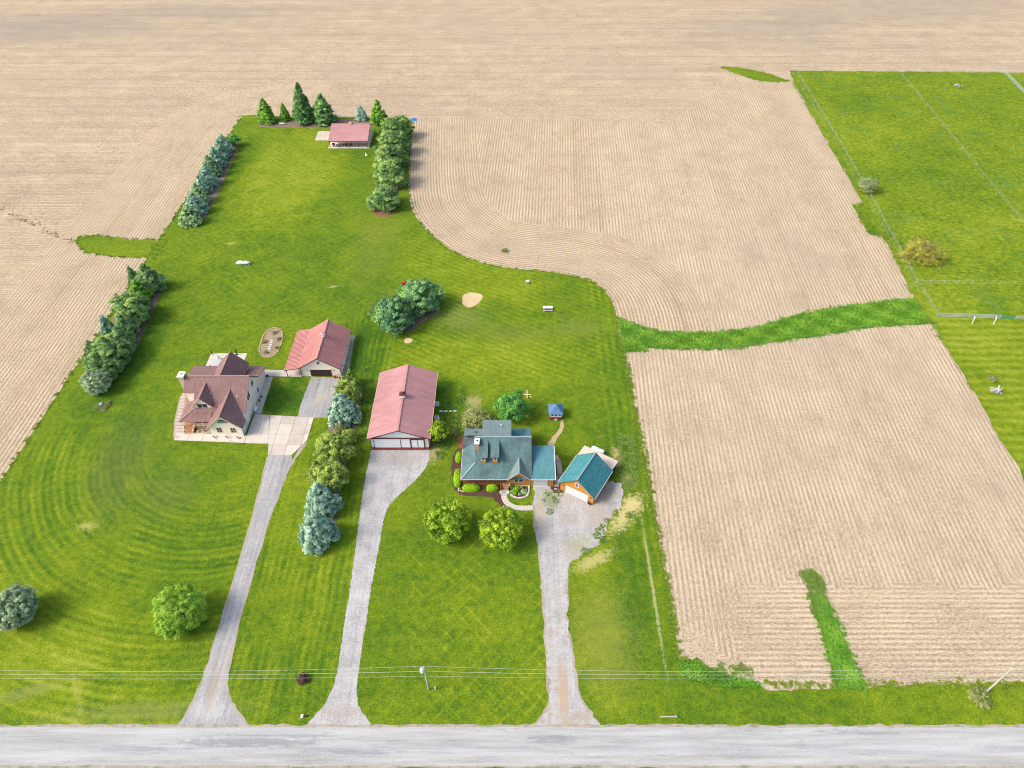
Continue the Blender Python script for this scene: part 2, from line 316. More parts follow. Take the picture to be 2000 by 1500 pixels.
M['m_red'] = mat_metalroof('red_steel_roof', (.33, .115, .10)); M['m_rib'] = mat_metalroof('red_steel_rib', (.52, .25, .22)); M['m_barn'] = mat_metalroof('faded_red_steel', (.40, .20, .19)); M['m_barnrib'] = mat_metalroof('faded_red_rib', (.42, .215, .205))
M['cream'] = mat_siding('cream_siding', (.88, .78, .66), .13, False, .9); M['greydoor'] = mat_siding('pale_grey_door', (.62, .64, .64), .5)
M['white_steel'] = mat_siding('white_steel_siding', (.72, .75, .76), .23, True, .94); M['cedar'] = mat_siding('orange_cedar', (.50, .23, .055), .25, True, .8)
M['trim_maroon'] = plain('maroon_trim', (.10, .022, .022)); M['wains'] = plain('maroon_wainscot', (.26, .055, .05)); M['trim_white'] = plain('white_trim', (.72, .70, .66)); M['trim_tan'] = plain('tan_trim', (.55, .42, .32)); M['brown'] = plain('dark_brown_steel', (.055, .025, .025), rough=.5)
M['deck'] = mat_siding('orange_deck', (.40, .21, .10), .14, True, .7); M['rail_brown'] = plain('stained_rail', (.30, .11, .055)); M['rail_cream'] = plain('cream_rail', (.65, .57, .47))
g = NB('window_glass', .08, .6); g.color((.02, .035, .05)); M['glass'] = g.m
g = NB('arched_glass', .15, .6); g.color((.10, .28, .22)); M['gglass'] = g.m
M['stone'] = mat_gravel('chimney_stone', (.34, .28, .21), (.60, .52, .42), 3); M['brick'] = mat_gravel('tan_brick', (.33, .17, .12), (.5, .36, .28), 4)
M['white'] = plain('white_paint', (.78, .77, .75), .05); M['black'] = plain('black_paint', (.02, .02, .022)); M['grey'] = plain('grey_metal', (.35, .37, .38), rough=.45, metal=.3); M['red'] = plain('red_paint', (.45, .03, .02)); M['yellow'] = plain('yellow_paint', (.75, .42, .03)); M['orange'] = plain('orange_paint', (.6, .14, .02)); M['blue'] = plain('blue_tarp', (.03, .20, .55)); M['ltwood'] = plain('new_lumber', (.68, .55, .33)); M['oldwood'] = plain('grey_wood', (.40, .36, .31)); M['redwood'] = plain('red_board', (.26, .035, .03)); M['pole'] = mat_gravel('pole_wood', (.30, .30, .28), (.50, .49, .45), 3); M['wire'] = plain('bright_wire', (.48, .52, .40), rough=.4); M['galv'] = plain('galvanised_rail', (.40, .45, .44)); M['green'] = plain('green_gate', (.05, .28, .12)); M['stonew'] = mat_gravel('pale_stone', (.45, .42, .38), (.62, .58, .52), 2); M['rock'] = mat_gravel('field_rock', (.16, .15, .15), (.38, .35, .33), 1.5); M['pink'] = plain('pink_cloth', (.75, .22, .32)); M['bluegrey'] = plain('blue_grey_globe', (.22, .33, .38), rough=.3); M['tan_metal'] = plain('cream_metal', (.66, .54, .42)); M['purple'] = mat_leaf('plum_leaf', (.10, .04, .05), (.22, .12, .10))
M['bark'] = mat_gravel('bark', (.08, .06, .045), (.17, .13, .10), 4)
LK = {
 'spruce': mat_leaf('spruce_needles', (.098, .189, .072), (.273, .442, .169), (.468, .650, .234)),
 'blue': mat_leaf('blue_spruce_needles', (.16, .29, .19), (.44, .66, .48), (.66, .78, .62)),
 'grey': mat_leaf('grey_green_needles', (.137, .239, .114), (.387, .569, .273), (.592, .773, .364)),
 'dark': mat_leaf('dark_spruce_needles', (.058, .163, .058), (.195, .377, .117), (.429, .676, .195)),
 'bright': mat_leaf('bright_spruce_needles', (.103, .251, .042), (.319, .615, .079), (.569, .780, .114)),
 'pine': mat_leaf('pine_needles', (.098, .195, .065), (.286, .468, .143), (.572, .715, .182)),
 'pineblue': mat_leaf('white_pine_needles', (.078, .189, .091), (.234, .442, .169), (.429, .650, .221)),
 'olive': mat_leaf('olive_needles', (.135, .195, .045), (.36, .49, .10), (.56, .66, .14)),
 'maple': mat_leaf('lime_maple_leaf', (.106, .197, .018), (.363, .544, .038), (.635, .756, .060)),
 'round': mat_leaf('green_round_leaf', (.091, .197, .022), (.272, .484, .046), (.454, .635, .091)),
 'ash': mat_leaf('green_ash_leaf', (.053, .197, .046), (.181, .469, .091), (.333, .635, .151)),
 'lime': mat_leaf('lime_hedge_leaf', (.181, .393, .016), (.409, .710, .022), (.605, .780, .060)),
 'shrub': mat_leaf('dull_shrub_leaf', (.197, .242, .076), (.393, .439, .136), (.544, .500, .242)),
 'willow': mat_leaf('yellow_budding_leaf', (.291, .269, .112), (.470, .448, .078), (.672, .627, .056)),
 'pale': mat_leaf('pale_budding_leaf', (.20, .25, .11), (.36, .43, .19), (.46, .53, .22)),
 'hosta': mat_leaf('pale_hosta_leaf', (.181, .423, .091), (.500, .756, .333), (.780, .780, .681)),
 'silver': mat_leaf('silver_needles', (.16, .23, .12), (.44, .56, .32), (.62, .74, .44)),
 'edge': mat_leaf('edge_grass_blade', (.13, .22, .02), (.27, .36, .035), (.38, .44, .08)),
 'weedy': mat_leaf('weed_leaf', (.112, .213, .034), (.235, .347, .067), (.403, .470, .157)),
 'tuft': mat_leaf('tall_grass_blade', (.090, .246, .022), (.190, .426, .045), (.314, .538, .067)),
}

# ---------------------------------------------------------------- mesh helpers
def mesh(name, V, F, mats, uvf=None, smooth=False):
    me = bpy.data.meshes.new(name); me.from_pydata([tuple(v) for v in V], [], F)
    for m_ in (mats if isinstance(mats, (list, tuple)) else [mats]): me.materials.append(m_)
    if uvf:
        uv = me.uv_layers.new(name='UVMap')
        for li, l_ in enumerate(me.loops): uv.data[li].uv = uvf(l_.vertex_index, me.vertices[l_.vertex_index].co)
    if smooth: me.polygons.foreach_set('use_smooth', [True] * len(me.polygons))
    me.update(); return me
def link(name, me, parent=None, loc=(0, 0, 0), rot=0.0):
    o = bpy.data.objects.new(name, me); COL.objects.link(o); o.location = loc; o.rotation_euler = (0, 0, rot)
    if parent: o.parent = parent
    return o
def tag(o, label=None, cat=None, group=None, kind=None):
    if label: o['label'] = label
    if cat: o['category'] = cat
    if group: o['group'] = group
    if kind: o['kind'] = kind
    return o
def thing(name, label, cat, loc, rot=0.0, group=None):
    o = bpy.data.objects.new(name, None); COL.objects.link(o); o.location = loc; o.rotation_euler = (0, 0, rot); o.empty_display_size = .3
    return tag(o, label, cat, group)
class MB:
    def __init__(s, off=(0, 0, 0)): s.V = []; s.F = []; s.off = off
    def add(s, V, F):
        n = len(s.V); s.V += [(v[0] - s.off[0], v[1] - s.off[1], v[2] - s.off[2]) for v in V]; s.F += [tuple(i + n for i in f) for f in F]; return s
    def box(s, x0, y0, z0, x1, y1, z1):
        x0, x1 = min(x0, x1), max(x0, x1); y0, y1 = min(y0, y1), max(y0, y1); z0, z1 = min(z0, z1), max(z0, z1)
        return s.add([(x0, y0, z0), (x1, y0, z0), (x1, y1, z0), (x0, y1, z0), (x0, y0, z1), (x1, y0, z1), (x1, y1, z1), (x0, y1, z1)],
              [(3, 2, 1, 0), (4, 5, 6, 7), (0, 1, 5, 4), (1, 2, 6, 5), (2, 3, 7, 6), (3, 0, 4, 7)])
    def prism(s, out, d):
        """polygon (3D, planar) extruded by vector d"""
        n = len(out); V = [tuple(p) for p in out] + [(p[0] + d[0], p[1] + d[1], p[2] + d[2]) for p in out]
        nrm = Vector((0, 0, 0))
        for i in range(n): a = Vector(out[i]); b_ = Vector(out[(i + 1) % n]); nrm += a.cross(b_)
        F = [tuple(range(n))[::-1], tuple(range(n, 2 * n))] + [(i, (i + 1) % n, (i + 1) % n + n, i + n) for i in range(n)]
        if nrm.dot(Vector(d)) < 0: F = [f[::-1] for f in F]
        return s.add(V, F)
    def beam(s, a, b_, w_, h=None, up=(0, 0, 1)):
        h = h or w_; a = Vector(a); b_ = Vector(b_); d = (b_ - a).normalized(); u_ = Vector(up)
        if abs(d.dot(u_)) > .95: u_ = Vector((1, 0, 0))
        r_ = d.cross(u_).normalized() * w_ / 2; q = r_.cross(d).normalized() * h / 2
        V = [a - r_ - q, a + r_ - q, a + r_ + q, a - r_ + q, b_ - r_ - q, b_ + r_ - q, b_ + r_ + q, b_ - r_ + q]
        return s.add(V, [(0, 1, 2, 3), (7, 6, 5, 4), (0, 4, 5, 1), (1, 5, 6, 2), (2, 6, 7, 3), (3, 7, 4, 0)])
    def tube(s, pts, rads, n=8, caps=True):
        pts = [Vector(p) for p in pts]; rads = rads if isinstance(rads, (list, tuple)) else [rads] * len(pts); V = []; F = []
        for i, p in enumerate(pts):
            d = (pts[min(i + 1, len(pts) - 1)] - pts[max(i - 1, 0)]).normalized(); u_ = Vector((0, 0, 1)) if abs(d.z) < .9 else Vector((1, 0, 0))
            a = d.cross(u_).normalized(); c = d.cross(a)
            for k in range(n): t = 2 * math.pi * k / n; V.append(p + (a * math.cos(t) + c * math.sin(t)) * rads[i])
        for i in range(len(pts) - 1):
            for k in range(n): F.append((i * n + k, i * n + (k + 1) % n, (i + 1) * n + (k + 1) % n, (i + 1) * n + k))
        if caps: F.append(tuple(range(n))[::-1]); F.append(tuple(range((len(pts) - 1) * n, len(pts) * n)))
        return s.add(V, F)
    def ball(s, c, r_, n=10, m_=6, sq=1.0):
        V = [(c[0], c[1], c[2] + r_ * sq)]; F = []
        for i in range(1, m_):
            t = math.pi * i / m_
            for k in range(n): p = 2 * math.pi * k / n; V.append((c[0] + r_ * math.sin(t) * math.cos(p), c[1] + r_ * math.sin(t) * math.sin(p), c[2] + r_ * sq * math.cos(t)))
        V.append((c[0], c[1], c[2] - r_ * sq))
        for k in range(n): F.append((0, 1 + k, 1 + (k + 1) % n)); F.append((len(V) - 1, 1 + (m_ - 2) * n + (k + 1) % n, 1 + (m_ - 2) * n + k))
        for i in range(m_ - 2):
            for k in range(n): a = 1 + i * n + k; b_ = 1 + i * n + (k + 1) % n; F.append((a, a + n, b_ + n, b_))
        return s.add(V, F)
    def build(s, name, mat, parent=None, label=None, smooth=False, kind=None):
        o = link(name, mesh(name, s.V, s.F, mat, smooth=smooth), parent)
        if label: o['label'] = label
        if kind: o['kind'] = kind
        return o
def roofplane(name, pts, mat, parent, off=(0, 0, 0), th=.14, label=None):
    """sloping roof slab: planar outline given on its top face, thickness below"""
    P = [Vector(p) for p in pts]; n = Vector((0, 0, 0))
    for i in range(len(P)): n += P[i].cross(P[(i + 1) % len(P)])
    n.normalize()
    if n.z < 0: n = -n
    return MB(off).prism(pts, tuple(-n * th)).build(name, mat, parent, label)
def ribs(parent, off, a0, a1, b0, b1, mat, step=.3, w_=.07, h=.035):
    """standing ribs from the eave line a0-a1 to the ridge line b0-b1"""
    a0, a1, b0, b1 = map(Vector, (a0, a1, b0, b1)); L = (a1 - a0).length; n = int(L / step); mb = MB(off)
    nn = (a1 - a0).cross(b0 - a0).normalized(); nn = nn if nn.z > 0 else -nn
    for i in range(n + 1):
        t = i / n; p = a0.lerp(a1, t) + nn * (h / 2 + .002); q = b0.lerp(b1, t) + nn * (h / 2 + .002); mb.beam(p, q, w_, h, nn)
    o = mb.build('rib', mat, parent); o['kind'] = 'stuff'; return o
def window(parent, off, c, w_, h, nrm, sash='cross', frame=None, glass=None):
    """wall window: frame mesh is the part, the pane a sub-part. nrm 'S','E','W','N' = wall's facing"""
    frame = frame or M['trim_white']; glass = glass or M['glass']; f = .09; mb = MB(off); pm = MB(off)
    if nrm in 'SN': s_ = -1 if nrm == 'S' else 1; bx = lambda m_, a, z0, b_, z1, d0, d1: m_.box(c[0] + a, c[1] + s_ * d0, c[2] + z0, c[0] + b_, c[1] + s_ * d1, c[2] + z1)
    else: s_ = -1 if nrm == 'W' else 1; bx = lambda m_, a, z0, b_, z1, d0, d1: m_.box(c[0] + s_ * d0, c[1] + a, c[2] + z0, c[0] + s_ * d1, c[1] + b_, c[2] + z1)
    W, H2 = w_ / 2, h / 2
    bx(mb, -W - f, -H2 - f, W + f, -H2, .0, .07); bx(mb, -W - f, H2, W + f, H2 + f, .0, .07); bx(mb, -W - f, -H2, -W, H2, .0, .07); bx(mb, W, -H2, W + f, H2, .0, .07)
    if 'v' in sash: bx(mb, -.05, -H2, .05, H2, .0, .06)
    if 'h' in sash: bx(mb, -W, -.04, W, .04, .0, .055)
    o = mb.build('window', frame, parent); bx(pm, -W, -H2, W, H2, .0, .03); pm.build('pane', glass, o); return o

# ---------------------------------------------------------------- ground sheets
def jitter_poly(P, seg=1.2, amp=.16, closed=True):
    out = []; n = len(P)
    for i in range(n if closed else n - 1):
        a = Vector((*P[i], 0)); b_ = Vector((*P[(i + 1) % n], 0)); L = (b_ - a).length; k = max(1, min(400, int(L / seg)))
        for j in range(k):
            p = a.lerp(b_, j / k); lf_ = .9 * math.sin(j * seg * .9 + i * 2.1) + .7 * math.sin(j * seg * .37 + i); d = amp * (RNG.normal() + lf_ * (amp > .15)); nn = Vector((-(b_ - a).y, (b_ - a).x, 0)).normalized() if L > 0 else Vector()
            out.append((p.x + nn.x * d, p.y + nn.y * d))
    return out
def chaikin(P, n=2, closed=False):
    for _ in range(n):
        Q = [] if closed else [P[0]]
        for i in range(len(P) if closed else len(P) - 1):
            a = P[i]; b_ = P[(i + 1) % len(P)]
            Q += [(.75 * a[0] + .25 * b_[0], .75 * a[1] + .25 * b_[1]), (.25 * a[0] + .75 * b_[0], .25 * a[1] + .75 * b_[1])]
        if not closed: Q.append(P[-1])
        P = Q
    return P
def sheet(name, P, z, mat, rot=0.0, swap=False, seg=1.2, amp=.16, label=None, thick=None):
    if amp: P = jitter_poly(P, seg, amp)
    a = sum(P[i][0] * P[(i + 1) % len(P)][1] - P[(i + 1) % len(P)][0] * P[i][1] for i in range(len(P)))
    if a < 0: P = P[::-1]
    c_, s_ = math.cos(rot), math.sin(rot)
    def uvf(i, co):
        x = co.x * c_ - co.y * s_; y = co.x * s_ + co.y * c_
        return (y, x) if swap else (x, y)
    from mathutils.geometry import delaunay_2d_cdt
    r_ = delaunay_2d_cdt([Vector(p) for p in P], [], [list(range(len(P)))], 1, 1e-5)
    me = bpy.data.meshes.new(name); me.from_pydata([(v.x, v.y, z) for v in r_[0]], [], [tuple(f) for f in r_[2]]); me.materials.append(mat)
    uv = me.uv_layers.new(name='UVMap')
    for li, l_ in enumerate(me.loops): uv.data[li].uv = uvf(0, me.vertices[l_.vertex_index].co)
    o = link(name, me); o['kind'] = 'structure'
    if label: o['label'] = label
    return o
def strip(name, path, w0, w1, z, mat, n=12, label=None, swap=False, amp=0):
    """ribbon following a path; UV = (distance from path, length along it)"""
    pts = [Vector((*p, 0)) for p in path]; N = []
    for i in range(len(pts)):
        d = (pts[min(i + 1, len(pts) - 1)] - pts[max(0, i - 1)]).normalized(); N.append(Vector((-d.y, d.x, 0)))
    V = []; U = []; F = []; L = 0
    for i, p in enumerate(pts):
        if i: L += (p - pts[i - 1]).length
        for k in range(n + 1):
            d = w0 + (w1 - w0) * k / n; jj = amp * RNG.normal() if k in (0, n) else 0
            q = p + N[i] * (d + jj); V.append((q.x, q.y, z)); U.append((L, d) if swap else (d, L))
    for i in range(len(pts) - 1):
        for k in range(n):
            a = i * (n + 1) + k; F.append((a, a + n + 1, a + n + 2, a + 1))
    me = mesh(name, V, F, mat, uvf=lambda i, co: U[i])
    bm = bmesh.new(); bm.from_mesh(me); bmesh.ops.recalc_face_normals(bm, faces=bm.faces)
    if sum(f.normal.z for f in bm.faces) < 0: bmesh.ops.reverse_faces(bm, faces=bm.faces)
    bm.to_mesh(me); bm.free()
    o = link(name, me); o['kind'] = 'structure'
    if label: o['label'] = label
    return o

sheet('ground', [(-9000, -6000), (9000, -6000), (9000, 12000), (-9000, 12000)], -.02, M['far_field'], swap=True, amp=0)
# field pieces
west_line = [(-104.3, 20), (-104.3, 90), (-104.2, 150), (-104.0, 200), (-103.9, 240), (-103.0, 256), (-98, 264), (-88, 268), (-70, 270), (-40, 270), (-10, 270)]
wl = chaikin(west_line, 3)
strip('field', [p for p in wl if p[0] < -70], 0, 30, 0.0, M['field'], 8, 'stubble rows along the west lawn edge')
E_ROT = math.radians(3)
scurve_px = [(806, 232), (800, 300), (797, 360), (800, 400), (815, 430), (845, 462), (885, 493), (940, 514), (1000, 525), (1080, 531), (1130, 540), (1165, 553), (1190, 577), (1203, 610), (1208, 650)]
scurve = chaikin(GG(scurve_px), 3)
cf = scurve + GG([(1215, 690), (1265, 690), (1400, 690), (1700, 660), (1850, 640), (1760, 480), (1690, 400), (1600, 240), (1545, 150), (1440, 142), (1400, 158), (1395, 185), (1300, 243), (1150, 236), (1000, 232)])
sheet('field', cf, 0.004, M['field'], rot=E_ROT, amp=.25, label='north-south stubble rows of the middle field')
sheet('field', GG([(1158, 238), (1460, 244), (1640, 470), (1700, 650), (1240, 650), (1190, 460)]), 0.008, M['field2'], rot=E_ROT, amp=.5, label='paler stubble rows of the middle field')
sc_rev = [p for p in scurve]
strip('field', sc_rev, 0, 24, 0.014, M['field'], 14, 'curved headland rows bending round the lawn', amp=.0)
lf = GG([(1215, 684), (1265, 676), (1330, 680), (1480, 672), (1680, 640), (1815, 632), (1860, 690), (1930, 800), (2000, 925), (2200, 1300), (2200, 1420), (1345, 1420), (1310, 1180), (1260, 900), (1222, 700)])
sheet('field', lf, 0.007, M['field2'], rot=E_ROT, amp=.2, label='stubble rows of the lower field')
sheet('field', GG([(1455, 1143), (1600, 1140), (2250, 1147), (2250, 1345), (1500, 1345), (1445, 1300), (1430, 1210)]), 0.012, M['field2'], swap=True, rot=.0, amp=.5, label='crosswise headland rows near the road')
sheet('field', chaikin(GG([(1318, 1230), (1380, 1250), (1430, 1290), (1500, 1345), (1400, 1350), (1325, 1300)]), 2, True), 0.016, M['residue'], swap=True, amp=.5, label='trampled residue in the lower field corner')

# grass pieces
scl = scurve
west = [(-104.3, 30.0), (-104.3, 90), (-104.2, 150), (-104.0, 200), (-103.8, 240), (-103.5, 262), (-102.5, 265.5)]
north = GG([(455, 227), (500, 224), (560, 228), (640, 228), (760, 230), (808, 232)])
east = GG([(1208, 650), (1222, 700), (1240, 800), (1262, 910), (1285, 1050), (1312, 1190), (1325, 1290), (1345, 1292)])
lawn = west + north + scl + east + [(40.5, 51.5), (48, 49.3), (120, 49.2), (420, 49.2), (420, 42.2), (-420, 42.2), (-420, 30), (-104.3, 30)]
lawn = [(-104.3, 42.0)] + west[1:] + north + scl + east + GG([(1360, 1290), (1400, 1312), (1470, 1332), (1500, 1348)]) + [(80, 49.3), (420, 49.3), (420, 42.0)]
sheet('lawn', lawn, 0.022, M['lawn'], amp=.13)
sheet('verge', [(-600, -3), (600, -3), (600, 37.4), (-600, 37.4)], .004, M['verge'], amp=0)
sheet('verge', [(-600, 42), (-104.3, 42), (-104.3, 60), (-600, 60)], .004, M['verge'], amp=.1)
pad = GG([(1543, 138), (1550, 160), (1600, 250), (1660, 350), (1684, 395), (1668, 400), (1676, 425), (1698, 457), (1722, 462), (1738, 482), (1785, 583), (1840, 665), (1900, 760), (1960, 868), (2010, 950)])
padr = pad + [(130, 55), (420, 55), (420, 325), G(2000, 142)]
sheet('pasture', padr, .020, M['pasture'], amp=.2)
elp = GG([(1829, 616), (2000, 620)]) + [(300, 138), (300, 50), (126, 50)] + GG([(2002, 926), (1958, 864), (1900, 758), (1845, 668)])
sheet('lawn', elp, .026, M['east_lawn'], amp=.15, label='mown lawn of the neighbour to the east')
ww_top = [(1207, 622), (1240, 635), (1290, 648), (1340, 651), (1400, 650), (1470, 643), (1520, 628), (1570, 612), (1650, 600), (1720, 590), (1785, 583)]
ww_bot = [(1820, 631), (1715, 636), (1680, 641), (1600, 655), (1540, 662), (1480, 672), (1430, 681), (1330, 681), (1266, 677), (1265, 685), (1215, 685)]
ww = GG(ww_top) + GG(ww_bot); sheet('grass_waterway', ww, .030, M['waterway'], seg=.6, amp=.28)
sw = GG([(1590, 1172), (1600, 1165), (1611, 1170), (1638, 1230), (1668, 1300), (1688, 1342), (1638, 1342), (1620, 1280), (1602, 1220)]); sheet('grass_waterway', sw, .030, M['waterway'], seg=.6, amp=.3, label='narrow green strip running from the verge into the field')
lw = GG([(148, 470), (158, 462), (190, 459), (230, 465), (325, 469), (303, 503), (230, 502), (200, 498), (165, 494), (156, 484)]); sheet('grass_waterway', lw, .012, M['verge'], seg=.7, amp=.3, label='green grass tab reaching into the west field')
sheet('grass_waterway', GG([(1405, 130), (1440, 131), (1490, 140), (1545, 158), (1520, 162), (1480, 158), (1440, 145)]), .013, M['waterway'], seg=.9, amp=.3, label='thin grass sliver at the north corner of the pasture')
sheet('grass_waterway', GG([(1668, 400), (1684, 396), (1720, 462), (1698, 457), (1676, 425)]), .032, M['waterway'], seg=.7, amp=.2, label='dark green notch beside the pasture fence')
sheet('grass_waterway', chaikin(GG([(1325, 1290), (1360, 1287), (1400, 1312), (1470, 1330), (1490, 1345), (1400, 1345), (1330, 1330)]), 1, True), .032, M['verge_dark'], seg=.6, amp=.2, label='weedy corner by the roadside field')

# road and shoulders
sheet('road', [(-500, 36.95), (500, 36.75), (500, 42.15), (0, 42.35), (-500, 42.25)], .045, M['road'], seg=1.5, amp=.05)
sheet('road_shoulder', [(-500, 42.1), (500, 42.0), (500, 42.45), (40, 42.75), (-500, 42.8)], .033, M['shoulder'], seg=.7, amp=.12)
sheet('road_shoulder', [(-500, 36.5), (500, 36.4), (500, 37.1), (-500, 37.1)], .033, M['shoulder'], seg=.7, amp=.1, label='shoulder on the near side of the road')
# driveways
d1 = [(524, 888), (511, 950), (482, 1050), (444, 1180), (408, 1290), (393, 1340), (372, 1385), (340, 1426), (490, 1426), (464, 1395), (448, 1370), (441, 1330), (446, 1290), (475, 1180), (514, 1050), (545, 960), (560, 920), (572, 902), (569, 888)]
sheet('driveway', GG(d1), .030, M['drive_grey'], seg=.4, amp=.04, label='old grey driveway of the west house')
strip('driveway_edge', chaikin(GG([(524, 893), (511, 950), (482, 1050), (444, 1180), (408, 1290), (393, 1340), (372, 1385), (345, 1422)]), 2), -.3, .3, .027, M['dirt'], 2, 'bare dirt along the west edge of the grey driveway', amp=.1)
strip('driveway_edge', chaikin(GG([(597, 864), (572, 902), (560, 920), (545, 960), (514, 1050), (475, 1180), (446, 1290), (441, 1330), (448, 1370), (464, 1395), (486, 1423)]), 2), -.35, .35, .0275, M['dirt'], 2, 'bare dirt along the east edge of the grey driveway', amp=.12)
strip('driveway_edge', chaikin(GG([(1043, 985), (1046, 1012), (1055, 1101), (1066, 1208), (1070, 1300), (1076, 1375), (1062, 1400), (1040, 1422)]), 2), -.4, .3, .0275, M['dirt'], 2, 'bare dirt along the west edge of the weedy gravel drive', amp=.15)
strip('driveway_edge', chaikin(GG([(1165, 1422), (1150, 1392), (1130, 1365), (1121, 1310), (1112, 1250), (1106, 1193), (1106, 1116)]), 2), -.4, .35, .0275, M['dirt'], 2, 'bare dirt along the east edge of the weedy gravel drive', amp=.15)
d2 = [(725, 879), (840, 879), (838, 905), (815, 935), (785, 962), (760, 985), (750, 1010), (738, 1080), (724, 1150), (711, 1240), (698, 1325), (696, 1367), (708, 1392), (735, 1426), (590, 1426), (618, 1395), (637, 1372), (652, 1340), (663, 1290), (672, 1220), (684, 1150), (693, 1080), (706, 980), (718, 910)]
sheet('driveway', chaikin(GG(d2[1:] + d2[:1]), 2), .030, M['drive_white'], seg=.35, amp=.06, label='pale crushed stone driveway of the red barn')
d3 = [(1041, 948), (1043, 985), (1046, 1012), (1055, 1101), (1061, 1150), (1066, 1208), (1070, 1300), (1076, 1375), (1062, 1400), (1030, 1426), (1185, 1426), (1150, 1392), (1130, 1365), (1121, 1310), (1112, 1250), (1106, 1193), (1106, 1116), (1113, 1101), (1144, 1079), (1172, 1067), (1184, 1024), (1209, 993), (1221, 957), (1205, 942), (1186, 936), (1150, 960), (1095, 935), (1080, 950)]
sheet('driveway', chaikin(GG(d3), 2), .030, M['drive_mix'], seg=.45, amp=.16, label='weedy gravel driveway of the teal roofed house')
sheet('driveway', GG([(608, 736), (672, 738), (660, 775), (642, 816), (580, 815), (595, 770)]), .030, M['drive_grey'], seg=.8, amp=.08, label='grey gravel apron before the red roofed garage')
sheet('path', GG([(684, 655), (694, 655), (680, 730), (668, 735)]), .030, M['dirt'], seg=.6, amp=.05, label='gravel strip along the east side of the garage')
sheet('path', chaikin(GG([(1097, 820), (1102, 822), (1101, 838), (1090, 855), (1080, 872), (1066, 872), (1078, 855), (1092, 838)]), 1), .030, M['strawpath'], seg=.6, amp=.06, label='tan path from the playhouse to the teal roofed house')
sheet('sand_patch', chaikin(GG([(904, 575), (920, 571), (940, 573), (943, 580), (935, 593), (918, 602), (904, 596), (902, 585)]), 1, True), .030, M['sand'], seg=.5, amp=.12)
sheet('sand_patch', chaikin(GG([(790, 662), (800, 660), (808, 666), (798, 671), (789, 670)]), 1, True), .030, M['sand'], seg=.4, amp=.1, label='small bare patch below the pair of pines')
# beds
def bed(px, mat, label, z=.034, amp=.1): return sheet('mulch_bed', chaikin(GG(px), 2, True), z, mat, seg=.5, amp=amp, label=label)
bed([(884, 950), (890, 960), (900, 967), (915, 970), (955, 969), (970, 980), (985, 992), (1002, 1003), (1010, 998), (996, 990), (984, 980), (979, 960), (990, 940), (905, 935), (905, 870), (886, 880), (880, 915)], M['mulch'], 'dark mulch round the front porch hedges')
bed([(893, 858), (900, 850), (908, 852), (910, 875), (894, 875)], M['mulch_red'], 'reddish mulch at the west corner of the teal roofed house')
bed([(1072, 945), (1096, 940), (1105, 958), (1093, 965), (1080, 962)], M['mulch'], 'mulch corner between the two teal roofed buildings')
bed([(1034, 855), (1042, 855), (1046, 870), (1036, 868)], M['mulch_red'], 'reddish mulch behind the teal roofed house')
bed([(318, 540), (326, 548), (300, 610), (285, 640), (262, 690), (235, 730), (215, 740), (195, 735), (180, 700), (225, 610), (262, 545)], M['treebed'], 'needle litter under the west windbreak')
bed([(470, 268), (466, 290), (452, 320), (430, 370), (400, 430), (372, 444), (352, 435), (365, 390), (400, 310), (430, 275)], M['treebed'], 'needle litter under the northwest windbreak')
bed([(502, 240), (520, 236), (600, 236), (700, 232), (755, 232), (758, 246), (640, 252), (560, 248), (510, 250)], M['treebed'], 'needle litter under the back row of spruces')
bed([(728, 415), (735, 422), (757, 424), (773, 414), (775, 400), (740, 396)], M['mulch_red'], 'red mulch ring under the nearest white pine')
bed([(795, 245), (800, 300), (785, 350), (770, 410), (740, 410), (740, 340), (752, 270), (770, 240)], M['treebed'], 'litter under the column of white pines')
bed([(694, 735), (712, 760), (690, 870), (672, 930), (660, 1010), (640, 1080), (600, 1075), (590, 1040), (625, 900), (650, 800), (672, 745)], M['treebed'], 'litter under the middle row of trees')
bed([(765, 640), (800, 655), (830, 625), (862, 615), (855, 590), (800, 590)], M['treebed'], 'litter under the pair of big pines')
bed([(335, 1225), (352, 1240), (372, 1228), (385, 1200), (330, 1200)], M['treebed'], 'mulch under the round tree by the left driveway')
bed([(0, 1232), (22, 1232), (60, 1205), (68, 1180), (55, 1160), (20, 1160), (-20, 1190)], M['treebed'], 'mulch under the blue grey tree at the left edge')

# ---------------------------------------------------------------- concrete slabs
def clip(poly, cv):
    a = sum(cv[i][0] * cv[(i + 1) % len(cv)][1] - cv[(i + 1) % len(cv)][0] * cv[i][1] for i in range(len(cv)))
    if a < 0: cv = cv[::-1]
    for i in range(len(cv)):
        ax, ay = cv[i]; bx, by = cv[(i + 1) % len(cv)]; out = []
        ins = lambda p: (bx - ax) * (p[1] - ay) - (by - ay) * (p[0] - ax) >= 0
        for j in range(len(poly)):
            p, q = poly[j], poly[(j + 1) % len(poly)]; ip, iq = ins(p), ins(q)
            if ip: out.append(p)
            if ip != iq:
                d1_ = (bx - ax) * (p[1] - ay) - (by - ay) * (p[0] - ax); d2_ = (bx - ax) * (q[1] - ay) - (by - ay) * (q[0] - ax); t = d1_ / (d1_ - d2_)
                out.append((p[0] + (q[0] - p[0]) * t, p[1] + (q[1] - p[1]) * t))
        poly = out
        if not poly: return []
    return poly
